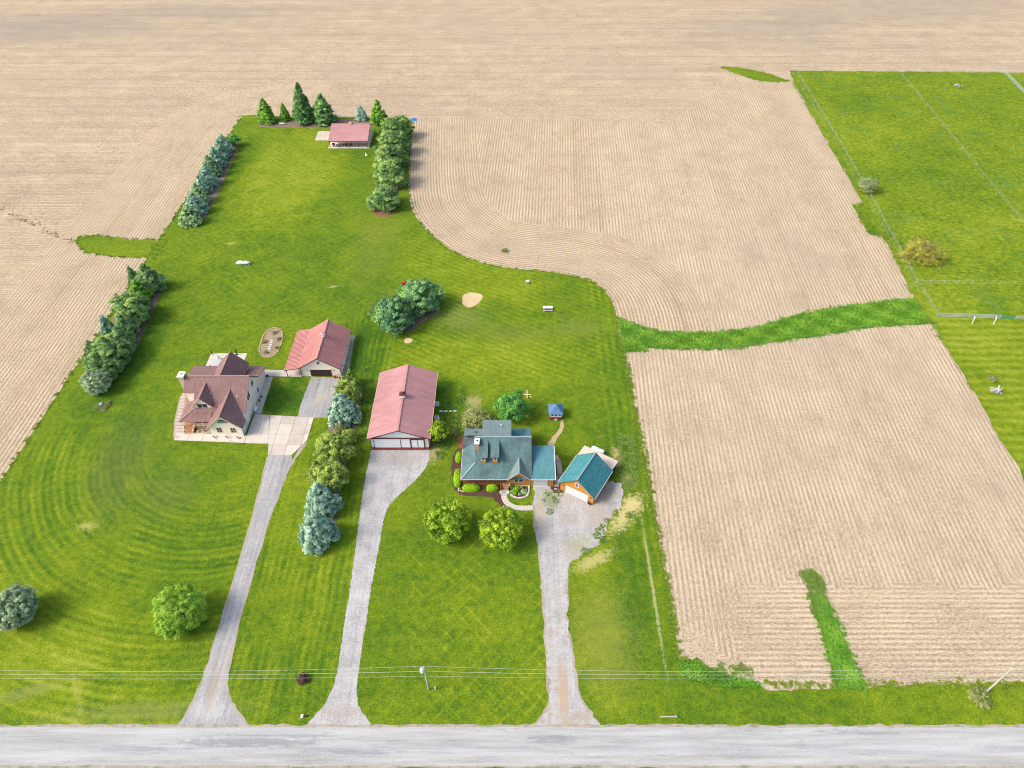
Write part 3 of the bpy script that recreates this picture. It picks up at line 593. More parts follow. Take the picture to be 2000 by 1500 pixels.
def slabs(name, label, cv, sx, sy, mats, z=.035, x_off=0, y_off=0, gap=.035):
    base = sheet(name, cv, z, M['joint'], amp=0, label=label)
    x0 = min(p[0] for p in cv); x1 = max(p[0] for p in cv); y0 = min(p[1] for p in cv); y1 = max(p[1] for p in cv)
    x = x0 - x_off
    while x < x1:
        y = y0 - y_off
        while y < y1:
            c = clip([(x + gap, y + gap), (x + sx - gap, y + gap), (x + sx - gap, y + sy - gap), (x + gap, y + sy - gap)], cv)
            if len(c) > 2:
                ar = abs(sum(c[i][0] * c[(i + 1) % len(c)][1] - c[(i + 1) % len(c)][0] * c[i][1] for i in range(len(c)))) / 2
                if ar > .25:
                    h = .045 + random.uniform(0, .01)
                    MB().prism([(p[0], p[1], z + .004) for p in c], (0, 0, h)).build('slab', random.choice(mats), base)
            y += sy
        x += sx
    return base
slabs('patio', 'pale concrete walk across the front of the west house', GG([(340, 860), (524, 867), (525, 853), (345, 845)]), 3.1, 6, [M['concrete']])
slabs('patio', 'pale concrete between the cream house and the parking pad', GG([(483, 866), (482, 852), (497, 809), (526, 811), (524.5, 867)]), 3.0, 3.0, [M['concrete']])
slabs('patio', 'stained concrete parking pad at the top of the grey driveway', GG([(524.5, 867), (526, 811), (613, 816), (600, 860), (569, 890), (523, 889)]), 3.0, 3.0, [M['concrete2'], M['concrete2'], M['concrete']], z=.036)
slabs('patio', 'narrow concrete walk along the east wall of the west house', GG([(495, 808), (510, 808), (533, 737), (519, 735)]), 3, 2.6, [M['concrete']])
slabs('patio', 'concrete walk joining the west house to its garage', GG([(516, 722), (566, 724), (566, 736), (518, 735)]), 2.6, 4, [M['concrete']])
slabs('patio', 'concrete patio behind the west house', [(-73.3, 122.4), (-64.5, 122.4), (-64.5, 129.8), (-73.3, 129.8)], 3, 2.5, [M['concrete']])
slabs('patio', 'pale pad under the lean-to of the garage', [(-52.9, 121.5), (-49.3, 121.5), (-49.3, 134.7), (-52.9, 134.7)], 3.6, 3, [M['concrete']])
slabs('patio', 'concrete pad at the back cabin', [(-65.2, 239.3), (-50.7, 239.3), (-50.7, 252.5), (-65.2, 252.5)], 3.6, 4.5, [M['concrete']])
slabs('patio', 'square concrete pad west of the back cabin', [(-71.2, 245.6), (-65.3, 245.6), (-65.3, 253.3), (-71.4, 253.3)], 3.2, 3.8, [M['concrete2']])
walk = chaikin(GG([(984.5, 965), (985, 975), (992, 985), (1005, 991.5), (1020, 993), (1042, 992)]), 3)
def curvedwalk(name, label, path, w_, step=3, mats=None, z=.036):
    base = strip(name, path, -w_ / 2, w_ / 2, z, M['joint'], 2, label)
    pts = [Vector((*p, 0)) for p in path]; i = 0
    while i < len(pts) - 1:
        j = min(i + step, len(pts) - 1); L = []; R = []
        for k in range(i, j + 1):
            d = (pts[min(k + 1, len(pts) - 1)] - pts[max(0, k - 1)]).normalized(); n_ = Vector((-d.y, d.x, 0)); p = pts[k] + (d * .03 if k == i else (-d * .03 if k == j else Vector()))
            L.append(p + n_ * w_ / 2); R.append(p - n_ * w_ / 2)
        MB().prism([(p.x, p.y, z + .004) for p in L + R[::-1]], (0, 0, .05)).build('slab', random.choice(mats or [M['concrete']]), base); i = j
    return base
curvedwalk('path', 'curved concrete walk from the porch steps to the gravel drive', walk, 1.15)
curvedwalk('path', 'curved paver walk round the east side of the teal roofed house', chaikin(GG([(1084, 890), (1091, 903), (1094, 920), (1092, 934), (1086, 950)]), 3), 1.0, 2, [M['paver'], M['concrete']])
# west paver path
pv = strip('path', GG([(358, 772), (347, 820), (345, 855)]), -.7, 1.2, .03, M['dirt'], 2, 'stone paver path west of the cream house')
for i in range(14):
    for k in range(2 if i > 8 else 1):
        t = i / 13; u = 360 + (347 - 360) * min(1, t * 1.5) + k * 9 + (0 if k else random.uniform(-.5, .5)); v = 770 + 84 * t; x, y = G(u, v)
        if k == 0 or i > 8: MB().box(x - .55, y - .38, .034, x + .55, y + .38, .08 + random.uniform(0, .015)).build('paver', M['paver'], pv)

# ---------------------------------------------------------------- WEST HOUSE (cream walls, mauve shingles)
wh = thing('farmhouse', 'cream house with steep mauve shingle roofs, two front gables and a wrapped porch', 'house', (-64.5, 111, 0)); OF = (-64.5, 111, 0)
def P(a, name, mat, par=wh, label=None, th=.16, off=OF): return roofplane(name, a, mat, par, off, th, label)
X0, X1 = -69.2, -57.9
MB(OF).prism([(X0, 106.9, 0), (X0, 122.0, 0), (X0, 122.0, 2.55), (X0, 117.6, 3.7), (X0, 113.1, 7.9), (X0, 106.9, 4.0)], (X1 - X0, 0, 0)).build('wall', M['cream'], wh)
MB(OF).prism([(-71.3, 110.3, 0), (-71.3, 117.6, 0), (-71.3, 117.6, 3.6), (-71.3, 113.1, 7.85), (-71.3, 110.3, 6.1)], (2.0, 0, 0)).build('wall', M['cream'], wh)
MB(OF).box(-73.8, 117.6, 0, -69.3, 121.9, 2.5).build('wall', M['cream'], wh)
P([(-69.1, 106.2, 3.75), (-57.55, 106.2, 3.75), (-57.55, 113.1, 8.2), (-69.1, 113.1, 8.2)], 'roof', M['sh_red'], label='steep front slope of the main roof')
P([(-71.6, 109.9, 6.14), (-69.12, 109.9, 6.14), (-69.12, 113.1, 8.2), (-71.6, 113.1, 8.2)], 'roof', M['sh_red'])
P([(-71.6, 113.1, 8.2), (-57.55, 113.1, 8.2), (-57.55, 117.7, 3.95), (-71.6, 117.7, 3.95)], 'roof', M['sh_red'])
P([(-74.2, 117.7, 3.95), (-57.55, 117.7, 3.95), (-57.55, 122.4, 2.65), (-74.2, 122.4, 2.65)], 'roof', M['sh_red'], label='shallow rear roof')
MB(OF).beam((-71.6, 113.1, 8.25), (-57.5, 113.1, 8.25), .45, .08).build('ridge_cap', M['sh_redcap'], wh)
MB(OF).beam((-74.2, 117.78, 3.98), (-57.5, 117.78, 3.98), .16, .06).build('ridge_cap', M['sh_redcap'], wh)
# porch roofs with hip
P([(-71.9, 104.5, 2.75), (-65.0, 104.5, 2.75), (-65.0, 107.15, 4.05), (-69.15, 107.15, 4.05)], 'porch_roof', M['sh_red'])
P([(-71.9, 104.5, 2.75), (-69.15, 107.15, 4.05), (-69.15, 112.5, 4.05), (-71.9, 112.5, 2.75)], 'porch_roof', M['sh_red'])
MB(OF).beam((-71.9, 104.5, 2.79), (-69.15, 107.15, 4.09), .3, .07).build('hip_cap', M['sh_redcap'], wh)
# garage gable wing
gx0, gx1, gxm = -64.75, -57.95, -61.5
MB(OF).prism([(gx0, 102.85, 0), (gx1, 102.85, 0), (gx1, 102.85, 3.15), (gxm, 102.85, 6.3), (gx0, 102.85, 3.15)], (0, 4.2, 0)).build('wall', M['cream'], wh)
P([(-65.2, 102.35, 2.95), (gxm, 102.35, 6.55), (gxm, 110.6, 6.55), (-65.2, 104.9, 2.95)], 'gable_roof', M['sh_red'])
P([(gxm, 102.35, 6.55), (-57.4, 102.35, 2.8), (-57.4, 104.8, 2.8), (gxm, 110.6, 6.55)], 'gable_roof', M['sh_red'])
MB(OF).beam((gxm, 102.33, 6.6), (gxm, 110.5, 6.6), .3, .07).build('ridge_cap', M['sh_redcap'], wh)
for s_, a, b_ in ((0, (-65.2, 102.31, 2.9), (gxm, 102.31, 6.5)), (1, (gxm, 102.31, 6.5), (-57.4, 102.31, 2.74))): MB(OF).beam(a, b_, .07, .22).build('fascia', M['trim_tan'], wh)
MB(OF).box(-57.95, 103.3, .02, -57.88, 106.2, 2.5).build('garage_door', M['greydoor'], wh)
for z_ in (.65, 1.27, 1.88): MB(OF).box(-57.88, 103.3, z_, -57.865, 106.2, z_ + .03).build('door_seam', M['grey'], wh)
MB(OF).tube([(-57.6, 102.5, 2.7), (-57.75, 102.75, 2.2), (-57.8, 102.75, .1)], .06, 6).build('downspout', M['brown'], wh)
# arched window
aw = MB(OF); n = 14
arc = [(gxm + 1.0 * math.cos(math.pi * k / n), 102.80, 4.15 + 1.0 * math.sin(math.pi * k / n)) for k in range(n + 1)]
fr = MB(OF).prism([(gxm + 1.13 * math.cos(math.pi * k / n), 102.85, 4.1 + 1.13 * math.sin(math.pi * k / n)) for k in range(n + 1)], (0, -.04, 0)).build('arched_window', M['trim_tan'], wh)
MB(OF).prism(arc, (0, -.03, 0)).build('pane', M['gglass'], fr)
MB(OF).prism([(gxm + 1.0 * math.cos(math.pi * k / n), 102.77, 4.15 + 1.0 * math.sin(math.pi * k / n)) for k in range(4, 11)] + [(gxm + .8 * math.cos(math.pi * k / n), 102.77, 4.15 + .8 * math.sin(math.pi * k / n)) for k in range(10, 3, -1)], (0, -.02, 0)).build('pane', M['glass'], fr)
window(wh, OF, (-62.8, 102.85, 1.95), .95, 1.3, 'S', 'vh', M['trim_tan']); window(wh, OF, (-59.85, 102.85, 1.9), .95, 1.3, 'S', 'vh', M['trim_tan'])
window(wh, OF, (-57.9, 110.3, 4.9), 1.5, 1.7, 'E', 'v'); window(wh, OF, (-57.9, 113.9, 5.3), 1.2, 1.4, 'E', 'v')
window(wh, OF, (-57.9, 115.5, 1.6), 1.0, 1.2, 'E', 'h')
# front dormer
dx0, dx1, dm = -68.7, -65.1, -66.9
MB(OF).prism([(dx0, 107.2, 3.9), (dx1, 107.2, 3.9), (dx1, 107.2, 5.2), (dm, 107.2, 7.1), (dx0, 107.2, 5.2)], (0, 4.0, 0)).build('dormer_wall', M['cream'], wh)
P([(-69.15, 106.85, 4.95), (dm, 106.85, 7.4), (dm, 111.9, 7.4), (-69.15, 108.15, 4.95)], 'dormer_roof', M['sh_red'])
P([(dm, 106.85, 7.4), (-64.65, 106.85, 4.95), (-64.65, 108.15, 4.95), (dm, 111.9, 7.4)], 'dormer_roof', M['sh_red'])
MB(OF).beam((dm, 106.83, 7.45), (dm, 111.8, 7.45), .28, .07).build('ridge_cap', M['sh_redcap'], wh)
MB(OF).beam((-69.15, 106.8, 4.9), (dm, 106.8, 7.36), .07, .2).build('fascia', M['trim_tan'], wh); MB(OF).beam((dm, 106.8, 7.36), (-64.65, 106.8, 4.9), .07, .2).build('fascia', M['trim_tan'], wh)
window(wh, OF, (dm, 107.2, 4.95), 2.1, 1.15, 'S', 'v')
# rear gable
rm = -64.15
MB(OF).prism([(-67.3, 121.0, 0), (-61.2, 121.0, 0), (-61.2, 121.0, 4.5), (rm, 121.0, 7.7), (-67.3, 121.0, 4.5)], (0, -5, 0)).build('wall', M['cream'], wh)
P([(-67.8, 121.6, 4.2), (rm, 121.4, 8.1), (rm, 113.2, 8.1), (-67.8, 117.4, 4.2)], 'gable_roof', M['sh_red'])
P([(rm, 121.4, 8.1), (-60.7, 121.6, 4.2), (-60.7, 117.4, 4.2), (rm, 113.2, 8.1)], 'gable_roof', M['sh_red'])
MB(OF).beam((rm, 121.45, 8.15), (rm, 113.3, 8.15), .28, .07).build('ridge_cap', M['sh_redcap'], wh)
# chimney
ch = MB(OF).box(-72.8, 112.3, 0, -71.65, 113.8, 8.6).build('chimney', M['stone'], wh)
MB(OF).box(-72.95, 112.15, 8.6, -71.5, 113.95, 8.82).build('chimney_cap', M['white'], ch); MB(OF).tube([(-72.2, 113.05, 8.8), (-72.2, 113.05, 8.95)], .28, 8).build('flue', M['brick'], ch)
# roof vents
MB(OF).tube([(-65.6, 109.6, 5.9), (-65.6, 109.6, 6.35)], .14, 8).build('vent_pipe', M['grey'], wh)
MB(OF).box(-60.0, 109.2, 5.7, -59.7, 109.4, 5.85).build('vent_pipe', M['white'], wh)
# porch deck, steps, rails
MB(OF).box(-71.6, 104.9, .05, -64.8, 106.85, .85).build('porch_deck', M['deck'], wh); MB(OF).box(-71.6, 106.85, .05, -69.25, 112.3, .85).build('porch_deck', M['deck'], wh)
for k in range(4): MB(OF).box(-71.0, 103.5 + .35 * k, .05, -69.1, 104.9, .2 * (k + 1)).build('step', M['deck'], wh)
for x in (-71.55, -69.0, -67.0, -65.0): MB(OF).box(x - .07, 104.75, .85, x + .07, 104.89, 2.72).build('porch_post', M['rail_cream'], wh)
for y in (108, 111): MB(OF).box(-71.6, y - .07, .85, -71.46, y + .07, 2.72).build('porch_post', M['rail_cream'], wh)
for z_ in (1.15, 1.45, 1.8): MB(OF).box(-69.0, 104.78, z_, -65.0, 104.86, z_ + .07).build('railing', M['rail_cream'], wh); MB(OF).box(-71.58, 106, z_, -71.5, 112.2, z_ + .07).build('railing', M['rail_cream'], wh)
for x in (-71.05, -69.02):
    MB(OF).beam((x, 103.5, 1.0), (x, 104.8, 1.8), .09).build('stair_rail', M['rail_cream'], wh); MB(OF).box(x - .05, 103.45, .05, x + .05, 103.55, 1.0).build('stair_rail', M['rail_cream'], wh)
# planter bed with pots
pb = sheet('mulch_bed', [(-68.8, 103.55), (-65.0, 103.55), (-65.0, 104.85), (-68.8, 104.85)], .05, M['dirt'], amp=0, label='gravel bed before the cream porch')
def pot(x, y, r_, label, mat=None, plant=None, h=.5, group=None, name='flower_pot'):
    t = thing(name, label, 'flower pot', (x, y, .05), 0, group)
    MB().tube([(0, 0, 0), (0, 0, h)], [r_ * .75, r_], 12).build('pot', mat or M['white'], t); MB().tube([(0, 0, h - .04), (0, 0, h + .01)], r_ * .85, 10).build('soil', M['mulch'], t)
    if plant: 
        mb = MB()
        for _ in range(14): a = random.uniform(0, 6.28); d = random.uniform(0, r_ * .8); mb.ball((d * math.cos(a), d * math.sin(a), h + .1), .1, 6, 4)
        mb.build('flowers', plant, t)
    return t
pot(-68.2, 104.2, .25, 'leftmost pot in the gravel bed before the cream porch', M['stonew']); pot(-67.2, 104.25, .33, 'larger middle pot in the gravel bed before the cream porch', M['stonew'], LK['hosta']); pot(-65.6, 104.1, .25, 'right pot in the gravel bed before the cream porch', M['stonew'])
pot(-64.3, 102.3, .28, 'white pot at the left corner of the front gable wall'); pot(-61.6, 102.3, .24, 'white pot under the arched window'); pot(-59.1, 102.1, .28, 'white pot near the right corner of the front gable wall')

# ---------------------------------------------------------------- RED ROOF GARAGE
OG = (-46.5, 128, 0); rg = thing('detached_garage', 'cream garage with ribbed red steel roof and a lean-to on its west side', 'garage', OG)
R = lambda a, name, mat, th=.1, label=None: roofplane(name, a, mat, rg, OG, th, label)
gxl, gxr, grm, gf, gb = -49.25, -40.15, -44.9, 121.7, 135.0
MB(OG).prism([(gxl, gf, 0), (gxr, gf, 0), (gxr, gf, 2.55), (grm, gf, 5.65), (gxl, gf, 2.8)], (0, gb - gf, 0)).build('wall', M['cream'], rg)
fe, be = 121.2, 135.5
R([(grm, fe, 6.0), (-39.75, fe, 2.6), (-39.75, be, 2.6), (grm, be, 6.0)], 'roof', M['m_red']); R([(grm, fe, 6.0), (-49.6, fe, 3.0), (-49.6, be, 3.0), (grm, be, 6.0)], 'roof', M['m_red'])
R([(-49.6, fe, 3.0), (-53.1, fe, 2.35), (-53.1, be, 2.35), (-49.6, be, 3.0)], 'lean_to_roof', M['m_red'])
ribs(rg, OG, (-39.8, fe + .1, 2.6), (-39.8, be - .1, 2.6), (grm, fe + .1, 5.98), (grm, be - .1, 5.98), M['m_rib'], .46, .17, .06)
ribs(rg, OG, (-49.55, fe + .1, 3.02), (-49.55, be - .1, 3.02), (grm, fe + .1, 5.98), (grm, be - .1, 5.98), M['m_rib'], .46, .17, .06)
ribs(rg, OG, (-53.05, fe + .1, 2.36), (-53.05, be - .1, 2.36), (-49.7, fe + .1, 2.98), (-49.7, be - .1, 2.98), M['m_rib'], .46, .17, .06)
MB(OG).beam((grm, fe, 6.06), (grm, be, 6.06), .35, .06).build('ridge_cap', M['m_rib'], rg)
MB(OG).beam((-49.6, fe, 3.05), (-49.6, be, 3.05), .18, .05).build('valley_trim', M['m_rib'], rg)
for a, b_ in (((-53.1, fe - .03, 2.3), (-49.6, fe - .03, 2.92)), ((-49.6, fe - .03, 2.92), (grm, fe - .03, 5.93)), ((grm, fe - .03, 5.93), (-39.75, fe - .03, 2.53))): MB(OG).beam(a, b_, .06, .16).build('fascia', M['brown'], rg)
MB(OG).box(-47.2, gf - .04, .05, -42.25, gf + .02, 2.15).build('garage_door', M['brown'], rg)
gdoor = [o for o in rg.children if o.name.startswith('garage_door')][0]
for i in range(4):
    for k in range(8): x = -47.12 + k * .61; MB(OG).box(x, gf - .07, .12 + .51 * i, x + .55, gf - .04, .12 + .51 * i + .43).build('door_panel', M['brown'], gdoor)
for x0_, x1_, z0_, z1_ in ((-47.35, -47.2, .05, 2.3), (-42.25, -42.1, .05, 2.3), (-47.35, -42.1, 2.15, 2.3)): MB(OG).box(x0_, gf - .06, z0_, x1_, gf - .001, z1_).build('door_trim', M['trim_white'], rg)
window(rg, OG, (-44.9, gf, 4.25), .6, .8, 'S', 'h')
for x in (-47.9, -41.6): MB(OG).box(x - .07, gf - .18, 1.8, x + .07, gf, 2.05).build('wall_lamp', M['black'], rg)
for y in (124, 127.5, 131): window(rg, OG, (gxr, y, 1.6), .8, .9, 'E', 'h')
for x in (-52.7, -49.35): MB(OG).box(x - .07, gf - .25, .05, x + .07, gf - .11, 2.4).build('post', M['brown'], rg)
for y in (126, 130.5, 134.8): MB(OG).box(-52.77, y - .07, .05, -52.63, y + .07, 2.4).build('post', M['brown'], rg)
MB(OG).box(-40.2, gf - .06, .0, -40.08, gf + .04, 2.5).build('corner_trim', M['brown'], rg)
def cupola(par, off, x, y, zr, w_, h, body, roofm, cap=.35):
    c = MB(off).box(x - w_ / 2, y - w_ / 2, zr - .6, x + w_ / 2, y + w_ / 2, zr + h).build('cupola', body, par)
    MB(off).box(x - w_ / 2 - .04, y - w_ / 2 - .04, zr - .1, x + w_ / 2 + .04, y + w_ / 2 + .04, zr + .0).build('cupola_trim', roofm, c)
    q = w_ / 2 + .18; z_ = zr + h
    mb = MB(off).add([(x - q, y - q, z_), (x + q, y - q, z_), (x + q, y + q, z_), (x - q, y + q, z_), (x, y, z_ + cap)], [(3, 2, 1, 0), (0, 1, 4), (1, 2, 4), (2, 3, 4), (3, 0, 4)]); mb.build('cupola_roof', roofm, c)
    MB(off).tube([(x, y, z_ + cap - .05), (x, y, z_ + cap + .5)], .03, 6).build('weather_vane', M['black'], c)
cupola(rg, OG, grm, 129.3, 6.0, .8, .75, M['white'], M['m_rib'], .3)

# ---------------------------------------------------------------- RED BARN
OB = (-23.6, 109, 0); bn = thing('pole_barn', 'long pole barn with faded red steel roof, white walls and maroon trim', 'barn', OB)
bx0, bx1, bxm, bf, bb = -29.75, -17.5, -23.6, 99.0, 118.5
MB(OB).prism([(bx0, bf, 0), (bx1, bf, 0), (bx1, bf, 3.85), (bxm, bf, 6.1), (bx0, bf, 3.85)], (0, bb - bf, 0)).build('wall', M['white_steel'], bn)
for s_, xe in ((0, -30.25), (1, -17.0)):
    roofplane('roof', [(bxm, bf - .45, 6.42), (xe, bf - .45, 3.85), (xe, bb + .35, 3.85), (bxm, bb + .35, 6.42)], M['m_barn'], bn, OB, .1)
    ribs(bn, OB, (xe, bf - .4, 3.86), (xe, bb + .3, 3.86), (bxm, bf - .4, 6.42), (bxm, bb + .3, 6.42), M['m_barnrib'], .46, .06, .03)
    MB(OB).beam((bxm, bf - .47, 6.36), (xe, bf - .47, 3.79), .06, .16).build('fascia', M['trim_maroon'], bn)
    MB(OB).beam((xe, bf - .4, 3.8), (xe, bb + .3, 3.8), .12, .12).build('gutter', M['trim_tan'], bn)
MB(OB).beam((bxm, bf - .45, 6.47), (bxm, bb + .35, 6.47), .4, .05).build('ridge_cap', M['m_barnrib'], bn)
f_ = bf
MB(OB).box(bx0 - .02, f_ - .10, .0, bx1 + .02, f_ - .001, .8).build('wainscot', M['wains'], bn); MB(OB).box(bx0 - .05, bf, 0, bx0 - .001, bb, .55).build('wainscot', M['wains'], bn); MB(OB).box(bx1 + .001, bf, 0, bx1 + .05, bb, .55).build('wainscot', M['wains'], bn)
MB(OB).box(bx0 + .2, f_ - .2, 3.6, bx1 - .2, f_ - .001, 3.82).build('door_track', M['trim_maroon'], bn)
MB(OB).box(-29.0, f_ - .09, .81, -23.45, f_ - .03, 3.58).build('sliding_door', M['white_steel'], bn); MB(OB).box(-23.40, f_ - .07, .81, -18.05, f_ - .02, 3.58).build('sliding_door', M['white_steel'], bn)
MB(OB).box(-23.5, f_ - .12, .0, -23.38, f_ - .07, 3.6).build('door_edge', M['trim_maroon'], bn); MB(OB).box(-29.12, f_ - .12, .56, -29.0, f_ - .03, 3.6).build('door_edge', M['trim_maroon'], bn)
for q in ((-21.45, .5, -21.2, 3.35), (-18.55, .5, -18.3, 3.35), (-21.45, 3.2, -18.3, 3.42)): MB(OB).box(q[0], f_ - .14, q[1], q[2], f_ - .075, q[3]).build('door_frame', M['trim_maroon'], bn)
MB(OB).box(-19.92, f_ - .13, .5, -19.86, f_ - .075, 3.2).build('door_edge', M['trim_maroon'], bn)
for x in (bx0, bx1): MB(OB).box(x - .08, f_ - .04, .55, x + .08, f_ + .08, 3.8).build('corner_trim', M['trim_maroon'], bn)
cupola(bn, OB, bxm, 108.6, 6.42, 1.0, .8, M['white'], M['trim_maroon'], .55)
def ac_unit(x, y, label, s_=.8):
    t = thing('utility_box', label, 'utility box', (x, y, .03)); MB().box(-s_ * .6, -s_ * .6, 0, s_ * .6, s_ * .6, .1).build('pad', M['concrete'], t)
    MB().box(-s_ * .45, -s_ * .4, .1, s_ * .45, s_ * .4, .9).build('housing', M['white'], t); MB().tube([(0, 0, .9), (0, 0, .93)], s_ * .3, 12).build('grille', M['grey'], t)
ac_unit(-16.9, 112.2, 'white utility box on the barn east wall, the farther of two', .8); ac_unit(-16.6, 107.7, 'grey white unit beside the barn door by the stepping stones', 1.0)
for i, u in enumerate((861.5, 870.5, 880.5, 889.5)):
    x, y = G(u, 803.3); o = MB((x, y, 0)).box(x - .4, y - .17, .02, x + .4, y + .17, .09).build('stepping_stone', M['white']); o.location = (x, y, 0)
    tag(o, ['stepping stone nearest the barn', 'second stepping stone from the barn', 'third stepping stone from the barn', 'stepping stone farthest from the barn'][i], 'stepping stone', 'stepping stones east of the barn')

# ---------------------------------------------------------------- BACK CABIN
OC = (-58, 246, 0); cb = thing('cabin', 'small cream cabin with red steel roof and open porch at the far lawn edge', 'cabin', OC)
MB(OC).prism([(-64.5, 243.3, 0), (-64.5, 252.2, 0), (-64.5, 252.2, 2.6), (-64.5, 248.9, 4.3), (-64.5, 243.3, 2.95)], (13.1, 0, 0)).build('wall', M['cream'], cb)
xa, xb = -64.95, -51.0
for nm, q in (('roof', [(xa, 243.0, 3.15), (xb, 243.0, 3.15), (xb, 249.0, 4.75), (xa, 249.0, 4.75)]), ('porch_roof', [(xa, 239.7, 2.5), (xb, 239.7, 2.5), (xb, 243.0, 3.15), (xa, 243.0, 3.15)]), ('roof', [(xa, 249.0, 4.75), (xb, 249.0, 4.75), (xb, 252.7, 2.7), (xa, 252.7, 2.7)])): roofplane(nm, q, M['m_barn'], cb, OC, .12)
MB(OC).beam((xa, 249, 4.8), (xb, 249, 4.8), .35, .06).build('ridge_cap', M['m_barnrib'], cb)
MB(OC).beam((xa, 239.66, 2.42), (xb, 239.66, 2.42), .08, .2).build('fascia', M['trim_maroon'], cb)
for x in (-64.5, -61.2, -57.9, -54.5, -51.4): MB(OC).box(x - .08, 240.0, .05, x + .08, 240.16, 2.4).build('porch_post', M['brown'], cb)
window(cb, OC, (-51.4, 247.4, 2.6), .7, .9, 'E', 'h'); MB(OC).box(-55.5, 243.2, .05, -54.5, 243.3, 2.1).build('door', M['white'], cb); window(cb, OC, (-60, 243.3, 1.6), 1.2, 1.0, 'S', 'v')
cupola(cb, OC, -58, 249, 4.75, .8, .55, M['white'], M['m_barn'], .4)
# porch furniture
def chair(x, y, rot, label, mat, group):
    t = thing('patio_chair', label, 'chair', (x, y, .09), rot, group)
    MB().box(-.28, -.28, .42, .28, .28, .48).build('seat', mat, t); MB().box(-.28, .24, .48, .28, .3, 1.0).build('backrest', mat, t)
    for a in (-.25, .25):
        for c in (-.25, .25): MB().box(a - .025, c - .025, 0, a + .025, c + .025, .42).build('leg', M['black'], t)
    for a in (-.28, .28): MB().box(a - .03, -.26, .62, a + .03, .26, .67).build('armrest', mat, t)
def table(x, y, r_, label, mat):
    t = thing('patio_table', label, 'table', (x, y, .09)); MB().tube([(0, 0, .7), (0, 0, .75)], r_, 16).build('tabletop', mat, t); MB().tube([(0, 0, 0), (0, 0, .7)], .05, 8).build('leg', M['black'], t); MB().tube([(0, 0, 0), (0, 0, .04)], r_ * .4, 12).build('foot', M['black'], t)
chair(-62.1, 240.9, 2.2, 'brown chair nearest the grill on the cabin porch', M['brown'], 'chairs on the cabin porch'); chair(-60.3, 241.0, 0, 'green chair in the middle of the cabin porch', M['bluegrey'], 'chairs on the cabin porch'); chair(-58.9, 240.9, .5, 'dark chair right of the green one on the cabin porch', M['brown'], 'chairs on the cabin porch'); chair(-57.4, 241.0, -.5, 'rightmost brown chair on the cabin porch', M['brown'], 'chairs on the cabin porch')
table(-61.2, 240.9, .5, 'small round table among the cabin porch chairs', M['oldwood'])
t = thing('grill', 'black barbecue grill at the left end of the cabin porch', 'grill', (-63.4, 240.8, .09)); MB().box(-.45, -.3, .75, .45, .3, 1.1).build('firebox', M['black'], t); MB().box(-.45, -.25, .1, .45, .25, .7).build('cabinet', M['grey'], t)

# ---------------------------------------------------------------- TEAL HOUSE
OT = (-1.5, 95, 0); th_ = thing('log_house', 'orange cedar house with slate and teal shingle roofs, two narrow dormers and a front porch', 'house', OT)
T = lambda a, name, mat, label=None, th=.16: roofplane(name, a, mat, th_, OT, th, label)
MB(OT).prism([(-7.2, 92.1, 0), (-7.2, 102.2, 0), (-7.2, 102.2, 2.5), (-7.2, 99.5, 3.9), (-7.2, 95.8, 7.35), (-7.2, 92.1, 3.8)], (10.9, 0, 0)).build('wall', M['cedar'], th_)
T([(-7.5, 92.0, 4.0), (3.95, 92.0, 4.0), (3.95, 95.8, 7.6), (-7.5, 95.8, 7.6)], 'roof', M['sh_slate'], 'steep front slope, stained slate green')
T([(-7.5, 95.8, 7.6), (3.95, 95.8, 7.6), (3.95, 99.6, 4.0), (-7.5, 99.6, 4.0)], 'roof', M['sh_pale'])
T([(-10.1, 99.6, 4.0), (-2.0, 99.6, 4.0), (-2.0, 102.7, 2.6), (-10.1, 102.7, 2.6)], 'roof', M['sh_pale']); T([(-1.95, 99.6, 4.0), (3.95, 99.6, 4.0), (3.95, 102.7, 2.6), (-1.95, 102.7, 2.6)], 'roof', M['sh_teal'])
T([(-6.1, 95.95, 7.62), (-.15, 95.95, 7.62), (-.15, 101.9, 6.15), (-6.1, 101.9, 6.15)], 'rear_dormer_roof', M['sh_pale'])
MB(OT).prism([(-5.9, 96.3, 5), (-5.9, 101.6, 2.6), (-5.9, 101.6, 5.95), (-5.9, 96.3, 7.3)], (5.5, 0, 0)).build('dormer_wall', M['cedar'], th_)
MB(OT).beam((-7.5, 95.82, 7.64), (3.98, 95.82, 7.64), .28, .07).build('ridge_cap', M['capteal'], th_)
MB(OT).tube([(-2.2, 99.8, 6.5), (-2.2, 99.8, 7.0)], .13, 8).build('vent_pipe', M['white'], th_)
